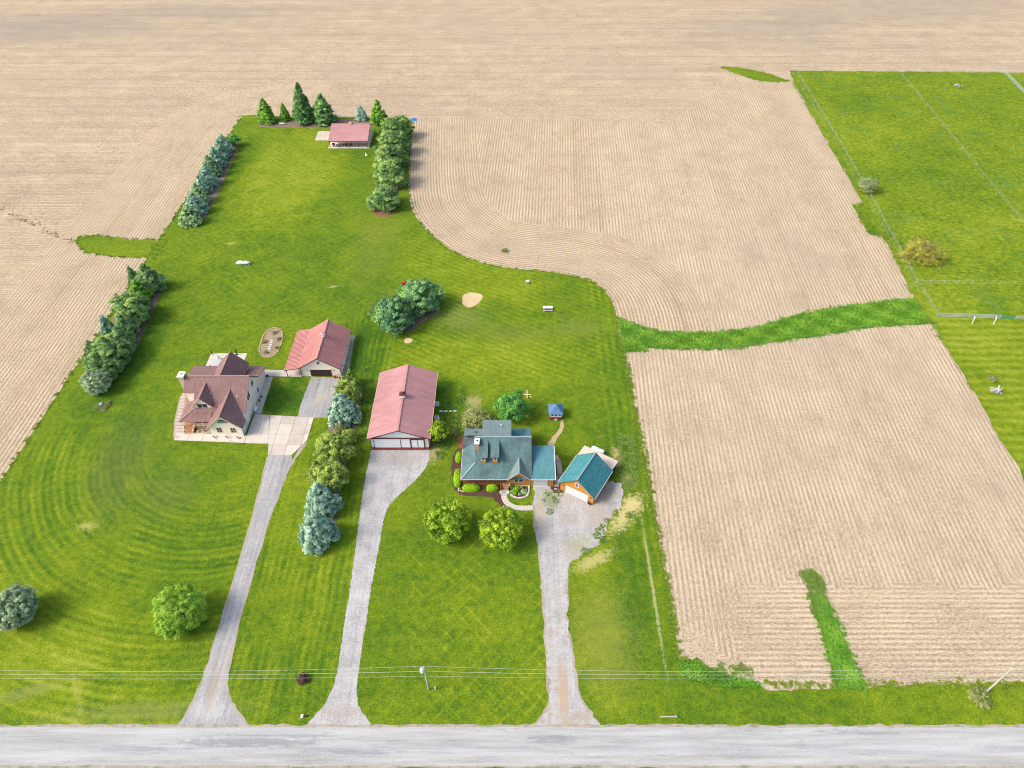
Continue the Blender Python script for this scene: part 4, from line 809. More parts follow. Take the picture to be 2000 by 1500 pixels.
# porch roof, hip on the west
T([(-10.25, 88.95, 2.6), (3.97, 88.95, 2.6), (3.97, 92.02, 4.02), (-7.5, 92.02, 4.02)], 'porch_roof', M['sh_slate'])
T([(-10.25, 88.95, 2.6), (-7.5, 92.02, 4.02), (-7.5, 97.9, 4.02), (-10.25, 96.8, 2.6)], 'porch_roof', M['sh_slate'])
T([(-10.2, 96.82, 2.58), (-7.52, 97.9, 3.98), (-7.52, 101.0, 3.7), (-10.2, 100.6, 2.9)], 'porch_roof', M['sh_dark'], 'darker shingled patch at the northwest corner')
MB(OT).box(-10.0, 97, .6, -7.2, 102.2, 2.5).build('wall', M['cedar'], th_)
MB(OT).beam((-10.25, 88.95, 2.65), (-7.5, 92.02, 4.06), .25, .07).build('hip_cap', M['capteal'], th_)
for nm, a, b_ in (('gutter', (-10.3, 88.9, 2.53), (-.9, 88.9, 2.53)), ('gutter', (3.7, 88.88, 2.53), (8.72, 88.88, 2.53)), ('gutter', (-10.3, 88.9, 2.53), (-10.3, 96.8, 2.53)), ('gutter', (8.74, 88.9, 2.53), (8.62, 96.1, 4.6))): MB(OT).beam(a, b_, .11, .13).build(nm, M['trim_tan'] if a[0] < 0 else M['trim_white'], th_)
MB(OT).box(-9.95, 89.4, .05, -2.35, 92.1, .95).build('porch_deck', M['rail_brown'], th_); MB(OT).box(-9.95, 92.1, .05, -7.2, 97, .95).build('porch_deck', M['rail_brown'], th_); MB(OT).box(-2.35, 89.9, .05, -.7, 92.1, .95).build('porch_deck', M['rail_brown'], th_)
for x in (-9.85, -7.3, -4.9, -2.4, -.85): MB(OT).box(x - .08, 89.35, .05, x + .08, 89.51, 2.5).build('porch_post', M['rail_brown'], th_)
for z_ in (1.2, 1.5, 1.85): MB(OT).box(-9.8, 89.36, z_, -2.45, 89.46, z_ + .09).build('railing', M['rail_brown'], th_); MB(OT).box(-9.92, 89.5, z_, -9.84, 96.9, z_ + .09).build('railing', M['rail_brown'], th_)
for k in range(5): MB(OT).box(-2.2, 88.25 + .3 * k, .05, -.8, 89.95, .17 * (k + 1)).build('step', M['deck'], th_)
for x in (-2.32, -.72): MB(OT).box(x - .05, 88.1, .05, x + .05, 89.9, .9).build('stair_side', M['rail_brown'], th_)
MB(OT).box(-2.0, 92.0, .95, -1.1, 92.1, 2.9).build('front_door', M['oldwood'], th_)
sl_ = slabs('path', 'landing slab at the foot of the porch steps', [(-2.5, 87.3), (-.55, 87.3), (-.55, 88.1), (-2.5, 88.1)], 2.2, 1.2, [M['concrete']])
o = MB((-1.6, 87.7, 0)).box(-2.15, 87.4, .085, -1.1, 88.0, .10).build('doormat', M['bluegrey']); o.location = (-1.6, 87.7, 0); tag(o, 'blue grey mat on the landing below the porch steps', 'doormat')
# gabled projection
MB(OT).prism([(-.75, 89.33, 0), (3.6, 89.33, 0), (3.6, 89.33, 2.45), (1.37, 89.33, 4.35), (-.75, 89.33, 2.45)], (0, 3.2, 0)).build('wall', M['cedar'], th_)
T([(-1.0, 88.85, 2.5), (1.37, 88.85, 4.75), (1.37, 92.9, 4.75), (-1.0, 89.2, 2.62)], 'gable_roof', M['sh_pale']); T([(1.37, 88.85, 4.75), (3.75, 88.85, 2.5), (3.75, 89.2, 2.62), (1.37, 92.9, 4.75)], 'gable_roof', M['sh_pale'])
MB(OT).beam((1.37, 88.83, 4.8), (1.37, 92.8, 4.8), .22, .06).build('ridge_cap', M['capteal'], th_)
for a in ((-1.0, 88.81, 2.46), (3.75, 88.81, 2.46)): MB(OT).beam((1.37, 88.81, 4.7), a, .06, .18).build('fascia', M['trim_tan'], th_)
window(th_, OT, (1.35, 89.33, 1.85), 1.7, .95, 'S', 'v'); MB(OT).box(-.7, 89.24, 0, 3.62, 89.33, .16).build('foundation', M['stonew'], th_)
# garage wing
MB(OT).prism([(3.7, 89.3, 0), (3.7, 95.95, 0), (3.7, 95.95, 4.3), (3.7, 89.3, 2.45)], (4.65, 0, 0)).build('wall', M['cedar'], th_)
T([(3.05, 88.9, 2.6), (8.68, 88.9, 2.6), (8.6, 96.15, 4.62), (3.98, 96.15, 4.62), (3.98, 92.1, 3.55), (3.05, 92.1, 3.52)] if False else [(3.98, 88.9, 2.6), (8.68, 88.9, 2.6), (8.68, 96.15, 4.62), (3.98, 96.15, 4.62)], 'wing_roof', M['sh_teal'])
MB(OT).box(4.35, 89.22, .03, 7.15, 89.29, 2.05).build('garage_door', M['greydoor'], th_)
for z_ in (.5, 1.0, 1.5): MB(OT).box(4.35, 89.2, z_, 7.15, 89.22, z_ + .03).build('door_seam', M['grey'], th_)
MB(OT).box(4.25, 89.18, 0, 7.3, 89.4, .07).build('door_sill', M['white'], th_)
# chimney + two dormers
chm = MB(OT).box(-7.45, 93.85, 5.2, -6.6, 95.3, 7.65).build('chimney', M['brick'], th_); MB(OT).box(-7.52, 93.78, 7.65, -6.53, 95.37, 7.8).build('chimney_cap', M['white'], chm); MB(OT).tube([(-7.0, 94.6, 7.8), (-7.0, 94.6, 7.95)], .18, 8).build('flue', M['black'], chm)
for a in (-5.72, -3.42):
    roofplane('dormer_roof', [(a - .87, 91.45, 6.3), (a + .87, 91.45, 6.3), (a + .87, 95.25, 7.15), (a - .87, 95.25, 7.15)], M['sh_slate'], th_, OT, .14)
    MB(OT).prism([(a - .52, 91.95, 4.0), (a - .52, 95.0, 6.9), (a - .52, 91.95, 6.25)], (1.04, 0, 0)).build('dormer_wall', M['cedar'], th_)
    window(th_, OT, (a, 91.95, 5.35), .55, .7, 'S', 'h', M['trim_white'])
# flag by the steps
t = thing('flag', 'small pink and red flag hanging beside the porch steps', 'flag', (-.75, 88.7, .05)); MB().beam((0, 0, .9), (.25, -.35, 2.0), .04).build('flagpole', M['white'], t); MB().prism([(.05, -.08, 1.1), (.35, -.38, 1.05), (.3, -.36, 1.9), (.22, -.28, 1.95)], (.03, .03, 0)).build('cloth', M['pink'], t)
t = thing('garden_statue', 'pale garden ornament at the left end of the porch hedges', 'ornament', (*G(897, 958), .04)); MB().tube([(0, 0, 0), (0, 0, .3), (.02, 0, .6), (0, 0, .8)], [.3, .2, .25, .1], 10).build('body', M['paver'], t); MB().tube([(.2, -.1, .2), (.9, -.5, .1)], [.12, .06], 8).build('spout', M['ltwood'], t)
t = thing('yard_hydrant', 'thin white post behind the teal roofed house', 'post', (*G(915, 838), 0)); MB().box(-.04, -.04, 0, .04, .04, 1.0).build('stem', M['white'], t)

# ---------------------------------------------------------------- CEDAR GARAGE (turned)
GA = math.radians(-31); gc = (14.75, 89.7, 0)
cg = thing('detached_garage', 'orange cedar garage with deep teal roof standing at an angle to the house', 'garage', gc, GA)
hw = 3.65; MB().prism([(-hw, -hw, 0), (hw, -hw, 0), (hw, -hw, 2.5), (0, -hw, 5.6), (-hw, -hw, 2.5)], (0, 2 * hw, 0)).build('wall', M['cedar'], cg)
roofplane('roof', [(0, -4.1, 5.95), (-4.08, -4.1, 2.6), (-4.08, 4.1, 2.6), (0, 4.1, 5.95)], M['sh_teal2'], cg); roofplane('roof', [(0, -4.1, 5.95), (4.08, -4.1, 2.6), (4.08, 4.1, 2.6), (0, 4.1, 5.95)], M['sh_teal2'], cg)
MB().beam((0, -4.12, 6.0), (0, 4.12, 6.0), .22, .06).build('ridge_cap', M['capteal'], cg)
for sx in (-1, 1): MB().beam((0, -4.13, 5.9), (sx * 4.08, -4.13, 2.54), .06, .17).build('fascia', M['sh_teal'], cg); MB().beam((sx * 4.1, -4.1, 2.52), (sx * 4.1, 4.1, 2.52), .1, .12).build('gutter', M['trim_white'], cg)
gd = MB().box(-2.45, -hw - .05, .03, 2.45, -hw - .001, 2.1).build('garage_door', M['greydoor'], cg)
for z_ in (.55, 1.06, 1.57): MB().box(-2.45, -hw - .065, z_, 2.45, -hw - .05, z_ + .03).build('door_seam', M['grey'], gd)
window(cg, (0, 0, 0), (-.1, -hw, 3.7), .65, .95, 'S', 'h')
for x in (-3.05, 3.05): MB().box(x - .08, -hw - .16, 1.75, x + .08, -hw, 2.0).build('wall_lamp', M['black'], cg)
MB().prism([(-4.1, 3.68, 2.4), (3.8, 3.68, 2.4), (3.8, 7.6, 1.85), (-4.1, 7.9, 1.85)], (0, 0, -.1)).build('lean_to_roof', M['tan_metal'], cg, 'cream metal lean-to roof behind the garage')
for x in (-4.3, 0, 3.7): MB().box(x - .06, 7.2, 0, x + .06, 7.32, 1.75).build('post', M['oldwood'], cg)
MB().box(3.6, 4.2, 0, 3.8, 6.5, 1.5).build('wall', M['black'], cg)  # black panel standing in for the shade under the lean-to's end
ax = Matrix.Rotation(GA, 3, 'Z'); tk = Vector((15, 89.7, 0)) + ax @ Vector((-1.0, 8.9, 0)); tk = Vector((*G(1168, 879, .8), 0))
t = thing('propane_tank', 'white propane tank lying behind the cedar garage', 'tank', (tk.x, tk.y, 0), GA)
MB().tube([(-1.45, 0, .85), (-1.4, 0, .85), (-1.2, 0, .85), (1.2, 0, .85), (1.4, 0, .85), (1.45, 0, .85)], [.1, .3, .48, .48, .3, .1], 16).build('vessel', M['white'], t, smooth=True); MB().tube([(0, 0, 1.3), (0, 0, 1.45)], .15, 10).build('dome', M['grey'], t)
for x in (-.8, .8): MB().box(x - .1, -.35, 0, x + .1, .35, .42).build('leg', M['stonew'], t)
for i, (lx, ly) in enumerate(((1084.5, 949.5), (1085.5, 955.5))):
    x, y = G(lx, ly); o = MB((x, y, 0)).box(x - .3, y - .13, .04, x + .3, y + .13, .11).build('stepping_stone', M['paver']); o.location = (x, y, 0)
    tag(o, ['stepping stone in the mulch corner, nearer the house wall', 'stepping stone in the mulch corner, nearer the gravel'][i], 'stepping stone', 'stepping stones in the mulch corner')
for i, (u, v) in enumerate(((1149, 984), (1152.5, 986.5), (1082, 937))):
    pot(*G(u, v), .2, ['dark pot at the right corner of the cedar garage', 'smaller dark pot right at the cedar garage corner', 'black bin beside the teal wing east wall'][i], M['black'])

# ---------------------------------------------------------------- PLAYHOUSE
OP = (9.67, 108.9, 0); pl = thing('playhouse', 'small square playhouse with blue hipped roof, white band and red skirt', 'playhouse', OP)
MB().box(-1.3, -1.25, .1, 1.3, 1.45, .85).build('skirt', M['redwood'], pl); MB().box(-1.27, -1.22, .85, 1.27, 1.42, 1.25).build('wall', M['trim_white'], pl); MB().box(-1.3, -1.25, 1.25, 1.3, 1.45, 2.0).build('wall', M['white'], pl)
for k in range(3): x = -.8 + .8 * k; fw = MB().box(x - .3, -1.29, 1.3, x + .3, -1.25, 1.85).build('window', M['trim_white'], pl); MB().box(x - .24, -1.31, 1.35, x + .24, -1.29, 1.8).build('pane', M['glass'], fw)
q = 1.62; z_ = 2.0
for a, b_ in (((-q, -q), (q, -q)), ((q, -q), (q, q)), ((q, q), (-q, q)), ((-q, q), (-q, -q))): roofplane('roof', [(a[0], a[1] + .1, z_), (b_[0], b_[1] + .1, z_), (.4 * (1 if b_[0] > 0 else -1) * 1, .4 * (1 if b_[1] > 0 else -1) + .1, 2.95), (.4 * (1 if a[0] > 0 else -1), .4 * (1 if a[1] > 0 else -1) + .1, 2.95)], M['sh_blue'], pl, (0, 0, 0), .1)
MB().add([(-.6, -.5, 3.0), (.6, -.5, 3.0), (.6, .7, 3.0), (-.6, .7, 3.0), (0, .1, 3.5)], [(3, 2, 1, 0), (0, 1, 4), (1, 2, 4), (2, 3, 4), (3, 0, 4)]).build('cap_roof', M['sh_blue'], pl); MB().box(-.4, -.3, 2.9, .4, .5, 3.0).build('vent_band', M['grey'], pl)
MB().box(-.35, -1.7, .05, .35, -1.25, .35).build('step', M['oldwood'], pl)

# ---------------------------------------------------------------- crowns
def crown_mesh(name, kind, seed, R_, H_, n_cl, n_leaf, leaf, mat, env, clump=.5, z0=.05, outward=1.0, asp=1.0, inner=.35, droop=0.0, flat=1.0, lift=0.3, tip_up=False, lobe=1.0):
    rg_ = np.random.default_rng(seed)
    ts = []; 
    while len(ts) < n_cl:
        t = rg_.random(); 
        if rg_.random() < env(t) / 1.05 + .05: ts.append(t)
    ts = np.array(ts); ph = rg_.random(n_cl) * 2 * np.pi
    e = np.array([env(t) for t in ts]); lob = 1 + .13 * lobe * np.sin(3 * ph + seed) + .10 * lobe * np.sin(5 * ph + 2 * seed + ts * 6)
    rr = e * lob * np.where(rg_.random(n_cl) < inner, np.sqrt(rg_.random(n_cl)) * .75, .72 + .12 * (1 - lobe) + (.18 + .18 * lobe) * rg_.random(n_cl)) * R_
    C = np.stack([rr * np.cos(ph), rr * np.sin(ph), (z0 + ts * (1 - z0)) * H_ - droop * rr], 1)
    csz = clump * (.6 + .7 * rg_.random(n_cl)) * (0.55 + .6 * e); tone_c = np.clip(rg_.normal(.48, .24, n_cl), .02, 1)
    idx = np.repeat(np.arange(n_cl), n_leaf); N = len(idx); rnd = rg_.normal(0, 1, (N, 3)); rnd /= np.linalg.norm(rnd, axis=1)[:, None]
    rnd[:, 2] = np.abs(rnd[:, 2]) * .9 - .15
    Pn = C[idx] + rnd * (csz[idx] * (.45 + .55 * rg_.random(N)))[:, None] * np.array([1, 1, flat])
    Pn[:, 2] = np.maximum(Pn[:, 2], .05)
    axis = np.stack([C[idx, 0], C[idx, 1], np.full(N, lift) * R_ * .5], 1); al = np.linalg.norm(axis, axis=1)[:, None] + 1e-6
    nm = rnd * .75 + axis / al * .45 * outward + rg_.normal(0, .38, (N, 3)) + np.array([0, 0, .25]); nm /= np.linalg.norm(nm, axis=1)[:, None]
    dirv = axis / al + rnd * .6 + rg_.normal(0, .3, (N, 3)) + (np.array([0, 0, .6]) if tip_up else np.array([0, 0, -.1]))
    dirv -= nm * np.sum(dirv * nm, axis=1)[:, None]; dirv /= np.linalg.norm(dirv, axis=1)[:, None] + 1e-9
    sd_ = np.cross(nm, dirv); ls = leaf * (.65 + .7 * rg_.random(N))[:, None]
    a = Pn - dirv * ls * asp * .5; c = Pn + dirv * ls * asp * .5; b_ = Pn + sd_ * ls * .42 - dirv * ls * .05 * asp - nm * ls * .12; d = Pn - sd_ * ls * .42 - dirv * ls * .05 * asp - nm * ls * .12
    V = np.stack([a, b_, c, d], 1).reshape(-1, 3)
    me = bpy.data.meshes.new(name); me.vertices.add(4 * N); me.vertices.foreach_set('co', V.astype(np.float32).ravel()); me.loops.add(4 * N); me.polygons.add(N)
    me.loops.foreach_set('vertex_index', np.arange(4 * N, dtype=np.int32)); me.polygons.foreach_set('loop_start', np.arange(0, 4 * N, 4, dtype=np.int32))
    me.update(calc_edges=True); me.materials.append(mat)
    tone = np.clip(tone_c[idx] + rg_.normal(0, .12, N), 0, 1); at = me.attributes.new('tone', 'FLOAT', 'POINT'); at.data.foreach_set('value', np.repeat(tone, 4).astype(np.float32))
    return me
def trunk_mesh(name, H_, r_, limbs=6, spread=1.0, z_lo=.25, seed=0, up=.6):
    rd = random.Random(seed); mb = MB(); mb.tube([(0, 0, 0), (.03, .02, H_ * .35), (0, .05, H_ * .85)], [r_, r_ * .75, r_ * .15], 8)
    for i in range(limbs):
        z_ = H_ * (z_lo + (.8 - z_lo) * i / limbs); a = i * 2.4 + rd.random(); L = spread * (1 - .5 * i / limbs) * rd.uniform(.7, 1)
        mb.tube([(0, 0, z_), (L * .5 * math.cos(a), L * .5 * math.sin(a), z_ + L * up * .3), (L * math.cos(a), L * math.sin(a), z_ + L * up)], [r_ * .4, r_ * .25, r_ * .08], 5)
    return mesh(name, mb.V, mb.F, M['bark'])
cone = lambda t: (1 - t) ** .75 * (1 - .25 * (1 - t) ** 8) + .02
fatcone = lambda t: max(.03, (1 - t ** 1.45) ** .92 * (.78 + .3 * min(1, t * 5)) * .95)
dome = lambda t: max(.05, math.sqrt(max(0, 1 - ((t - .40) / .62) ** 2)))
ball_ = lambda t: max(.05, math.sqrt(max(0, 1 - ((t - .48) / .54) ** 2)))
hump = lambda t: max(.05, math.sqrt(max(0, 1 - t ** 2.2)))
K = {}
def kind(k, env, mat, R_=3., H_=7., ncl=300, nl=22, leaf=.42, clump=.55, nvar=3, **kw):
    tr = {q: kw.pop(q) for q in ('limbs', 'spread', 'z_lo', 'up', 'tr') if q in kw}; K[k] = []
    r_ = tr.pop('tr', .16)
    for i in range(nvar): K[k].append((crown_mesh('crown', k, 100 * len(K) + i, R_, H_, ncl, int(nl * 1.6), leaf * .78, mat, env, clump, **kw), trunk_mesh('trunk', H_, r_, seed=i, **tr)))
    K[k] += [R_, H_]
SPK = dict(asp=1.5, droop=.12, tip_up=True, spread=1.6)
kind('spruce', fatcone, LK['spruce'], ncl=330, **SPK); kind('blue', fatcone, LK['blue'], ncl=360, nl=24, leaf=.36, **SPK); kind('grey', fatcone, LK['grey'], ncl=330, nl=24, leaf=.36, **SPK)
kind('tall', cone, LK['dark'], R_=2.8, H_=10, ncl=380, nvar=2, **SPK); kind('tallbright', cone, LK['bright'], R_=2.8, H_=9, ncl=330, nvar=2, **SPK); kind('smallblue', cone, LK['blue'], R_=2, H_=5, ncl=220, nvar=1, **SPK)
kind('bright', fatcone, LK['bright'], ncl=280, nvar=1, **SPK)
kind('pine', dome, LK['pine'], ncl=230, nl=30, leaf=.40, clump=.75, asp=1.5, tip_up=True, lift=1.5); kind('pineblue', dome, LK['pineblue'], R_=4, H_=8, ncl=260, nl=34, leaf=.42, clump=.85, asp=1.4, tip_up=True, lift=1.5, nvar=2)
kind('olive', dome, LK['olive'], ncl=300, nl=26, leaf=.34, clump=.6, asp=1.2, tip_up=True, lift=1.2)
kind('maple', ball_, LK['maple'], R_=3.6, H_=7, ncl=300, nl=26, leaf=.36, clump=.62, nvar=2, inner=.3, lift=1.5, z0=.1, z_lo=.15, lobe=.25); kind('round', ball_, LK['round'], R_=3.8, H_=7, ncl=420, nl=22, leaf=.30, clump=.5, nvar=1, inner=.3, lift=1.5, lobe=.3)
kind('greyball', ball_, LK['silver'], R_=3.6, H_=6, ncl=400, nl=24, leaf=.34, clump=.5, nvar=1, lobe=.3, asp=1.4, tip_up=True, lift=1.3)
kind('ash', ball_, LK['ash'], R_=3.4, H_=6.5, ncl=150, nl=34, leaf=.42, clump=.85, nvar=1, inner=.6, lift=1.2, z0=.15); kind('lime', ball_, LK['maple'], R_=1.6, H_=4, ncl=90, nl=24, leaf=.32, clump=.45, nvar=1, z0=.35, inner=.5)
kind('shrub', hump, LK['shrub'], R_=3, H_=2.5, ncl=260, nl=18, leaf=.26, clump=.5, nvar=2, inner=.5, lift=1.0); kind('willow', hump, LK['willow'], R_=5, H_=5.5, ncl=420, nl=18, leaf=.26, clump=.75, nvar=1, inner=.45, limbs=40, spread=5.0, z_lo=.03, up=.75, tr=.2, lift=1)
kind('pale', ball_, LK['pale'], R_=2.4, H_=5, ncl=150, nl=18, leaf=.24, clump=.6, nvar=1, inner=.5, limbs=22, spread=2.6, z_lo=.1, lift=1)
kind('plum', hump, M['purple'], R_=.75, H_=.9, ncl=90, nl=14, leaf=.14, clump=.2, nvar=1, limbs=2, spread=.3); kind('hosta', hump, LK['hosta'], R_=.5, H_=.5, ncl=40, nl=10, leaf=.2, clump=.15, nvar=1, limbs=1, spread=.1, tr=.03); kind('limebush', hump, LK['lime'], R_=.6, H_=.7, ncl=60, nl=14, leaf=.14, clump=.2, nvar=1, limbs=1, spread=.1, tr=.03)
kind('weed', hump, LK['shrub'], R_=1.5, H_=.9, ncl=70, nl=14, leaf=.22, clump=.35, nvar=1, limbs=3, spread=.6, tr=.03)
def tree(k, u, v, hwpx, h, label, cat='tree', group=None, name='spruce_tree', zc=.36):
    vs = K[k][:-2]; R0, H0 = K[k][-2:]; x, y = G(u, v, zc * h); r_ = hwpx / pxm(x, y, zc * h)
    cr, tk_ = vs[random.randrange(len(vs))]; t = thing(name, label, cat, (x, y, 0), random.uniform(0, 6.28), group); t.scale = (r_ / R0, r_ / R0, h / H0)
    link('crown', cr, t); link('trunk', tk_, t); return t
ORD = ['first', 'second', 'third', 'fourth', 'fifth', 'sixth', 'seventh', 'eighth', 'ninth', 'tenth', 'eleventh', 'twelfth']
g_ = 'trees of the west windbreak'
LW = [('greyball', 190, 750, 25, 5.2, 'low round grey green pine at the near end of the west windbreak'), ('pine', 204, 717, 28, 6.0, 'loose olive pine just behind the round one in the west windbreak'),
 ('spruce', 183, 690, 19, 6.0, 'small bluish spruce on the field side of the west windbreak'), ('pine', 221, 688, 29, 7.0, 'broad yellowish green pine on the lawn side of the west windbreak'),
 ('spruce', 236, 665, 24, 6.8, 'bright green spruce above the broad yellowish pine in the west windbreak'), ('blue', 209, 640, 15, 6.5, 'slim blue spruce on the field edge half way along the west windbreak'),
 ('spruce', 244, 640, 21, 7.0, 'dark drooping spruce in the middle of the west windbreak'), ('pine', 257, 610, 28, 7.5, 'wide green pine in the upper half of the west windbreak'),
 ('grey', 236, 596, 12, 6.0, 'narrow spruce on the field edge beside the wide green pine'), ('shrub', 279, 598, 17, 3.2, 'dull brownish shrub tucked between pines of the west windbreak'),
 ('bright', 272, 572, 20, 6.5, 'lime green spruce near the far end of the west windbreak'), ('spruce', 262, 546, 13, 7.0, 'dark narrow spruce on the field side of the far end of the west windbreak'),
 ('spruce', 291, 548, 26, 8.5, 'tallest dark spruce at the far end of the west windbreak')]
for k, u, v, hw_, h, lb in LW: tree(k, u, v, hw_ * 1.04, h, lb, 'shrub' if k == 'shrub' else 'tree', g_, 'shrub' if k == 'shrub' else ('pine_tree' if k == 'pine' else 'spruce_tree'))
g_ = 'spruces of the northwest windbreak'
UL = [('grey', 370, 423, 20, 6.4), ('blue', 380, 401, 20, 6.8), ('grey', 387, 382, 18, 6.8), ('blue', 395, 362, 16, 6.6), ('blue', 406, 347, 17, 7.2), ('grey', 411, 328, 18, 7.2), ('blue', 421, 313, 17, 7.4), ('blue', 431, 297, 15, 7.0), ('blue', 436, 284, 15, 7.0)]
for i, (k, u, v, hw_, h) in enumerate(UL): tree(k, u, v, hw_ * 1.05, h, f'{"grey green" if k == "grey" else "bluish"} spruce, {ORD[i]} from the near end of the northwest windbreak', 'tree', g_)
tree('ash', 457, 278, 13, 4.0, 'bright leafy bush at the far end of the northwest windbreak', 'bush', None, 'leafy_bush')
for k, u, v, hw_, h, lb in (('tallbright', 519, 222, 18, 9.0, 'loose green spruce at the left end of the back row'), ('tallbright', 555, 223, 11, 6.5, 'small yellowish spruce second from left in the back row'), ('tall', 590, 212, 21, 14.5, 'tallest dark spruce of the back row'),
  ('tall', 631, 219, 23, 11.0, 'broad dark spruce right beside the tallest one in the back row'), ('smallblue', 705, 224, 11.5, 5.2, 'little blue green spruce behind the cabin roof'), ('tallbright', 739, 224, 18, 8.8, 'bright spruce behind the right end of the cabin')): tree(k, u, v, hw_, h, lb, 'tree', 'spruces of the back row')
for i, (k, u, v, hw_, h) in enumerate((('pine', 751, 391, 26, 6.5), ('pine', 762, 345, 25, 8.5), ('pine', 756, 317, 23, 8.5), ('pine', 779, 310, 17, 7.0), ('pine', 762, 288, 22, 8.5), ('pine', 785, 284, 16, 7.5), ('pine', 767, 260, 20, 8.5), ('pine', 787, 254, 16, 7.5))):
    tree(k, u, v, hw_, h, ['round light green pine standing in a red mulch ring, nearest of the column', 'big white pine second from the near end of the column', 'big white pine third from the near end, lawn side of the column', 'smaller white pine on the field side, half way up the column', 'white pine on the lawn side level with the cabin', 'white pine on the field side level with the cabin front', 'white pine on the lawn side at the far end of the column', 'white pine on the field side by the blue tarp'][i], 'tree', 'white pines of the column beside the cabin', 'pine_tree')
tree('pineblue', 822, 583, 36, 7.6, 'right and farther of the pair of big blue green pines behind the barn', 'tree', None, 'pine_tree'); tree('pineblue', 771, 618, 35, 7.8, 'left and nearer of the pair of big blue green pines behind the barn', 'tree', None, 'pine_tree')
for k, u, v, hw_, h, lb, nm in (('bright', 686, 741, 14, 5.0, 'dark loose pine at the garage end of the middle row', 'pine_tree'), ('olive', 681, 765, 24, 6.5, 'yellow green tree next to the garage corner in the middle row', 'pine_tree'), ('blue', 669, 802, 32, 8.5, 'large blue spruce beside the gravel apron', 'spruce_tree'),
  ('shrub', 665, 842, 14, 3.0, 'thin greyish shrub in the middle row gap', 'shrub'), ('olive', 682, 854, 14, 3.0, 'low green bush on the barn side of the middle row gap', 'bush'), ('olive', 650, 886, 33, 7.0, 'yellow green pine below the middle row gap', 'pine_tree'), ('olive', 641, 936, 34, 6.5, 'second yellow green pine down the middle row, above the blue spruces', 'pine_tree'),
  ('blue', 627, 978, 33, 8.5, 'pointed blue green spruce second from the near end of the middle row', 'spruce_tree'), ('blue', 618, 1038, 38, 8.0, 'large rounded blue spruce at the near end of the middle row', 'spruce_tree')): tree(k, u, v, hw_, h, lb, 'shrub' if nm in ('shrub', 'bush') else 'tree', 'trees of the middle row', nm)
tree('maple', 874, 1018, 42, 6.8, 'left of the two lime green maples before the teal roofed house', 'tree', 'front lawn maples', 'maple_tree', .5); tree('maple', 978, 1032, 39, 6.8, 'right of the two lime green maples before the teal roofed house', 'tree', 'front lawn maples', 'maple_tree', .5)
tree('round', 350, 1191, 49, 7.0, 'round green tree on the front lawn beside the left driveway', 'tree', None, 'round_tree', .5); tree('greyball', 27, 1188, 41, 6.0, 'blue grey spruce cut by the left edge of the picture', 'tree', None, 'spruce_tree', .45)
tree('ash', 1000, 795, 30, 6.0, 'loose green ash behind the teal roofed house', 'tree', None, 'ash_tree', .5); tree('shrub', 935, 822, 30, 2.6, 'wide low shrub with pale flowers behind the teal roofed house', 'shrub', None, 'shrub', .3); tree('lime', 857, 842, 19, 5.0, 'small lime green tree at the barn east corner', 'tree', None, 'young_tree', .6)
tree('willow', 1802, 492, 38, 5.5, 'wide bush with bare tan twigs and yellow buds in the pasture', 'bush', None, 'willow_bush', .4); tree('pale', 1697, 361, 20, 4.6, 'small pale half bare tree on the pasture fence', 'tree', None, 'young_tree', .5)
tree('plum', 592, 1325, 12, .95, 'small plum coloured shrub on the lawn between the driveways', 'shrub', None, 'shrub', .3)
tree('weed', 1912, 1360, 22, .9, 'pale green weed clump at the foot of the far utility pole', 'weeds', None, 'weed_clump', .2); tree('weed', 1938, 740, 9, .9, 'dark weed clump farther from the log pile on the east lawn', 'weeds', None, 'weed_clump', .2)
tree('weed', 986, 490, 6, .9, 'tuft of dry weeds alone in the curved stubble', 'weeds', None, 'weed_clump', .2)
tree('shrub', 887, 845, 9, .8, 'straggly plant at the northwest corner of the teal roofed house', 'shrub', None, 'shrub', .2)
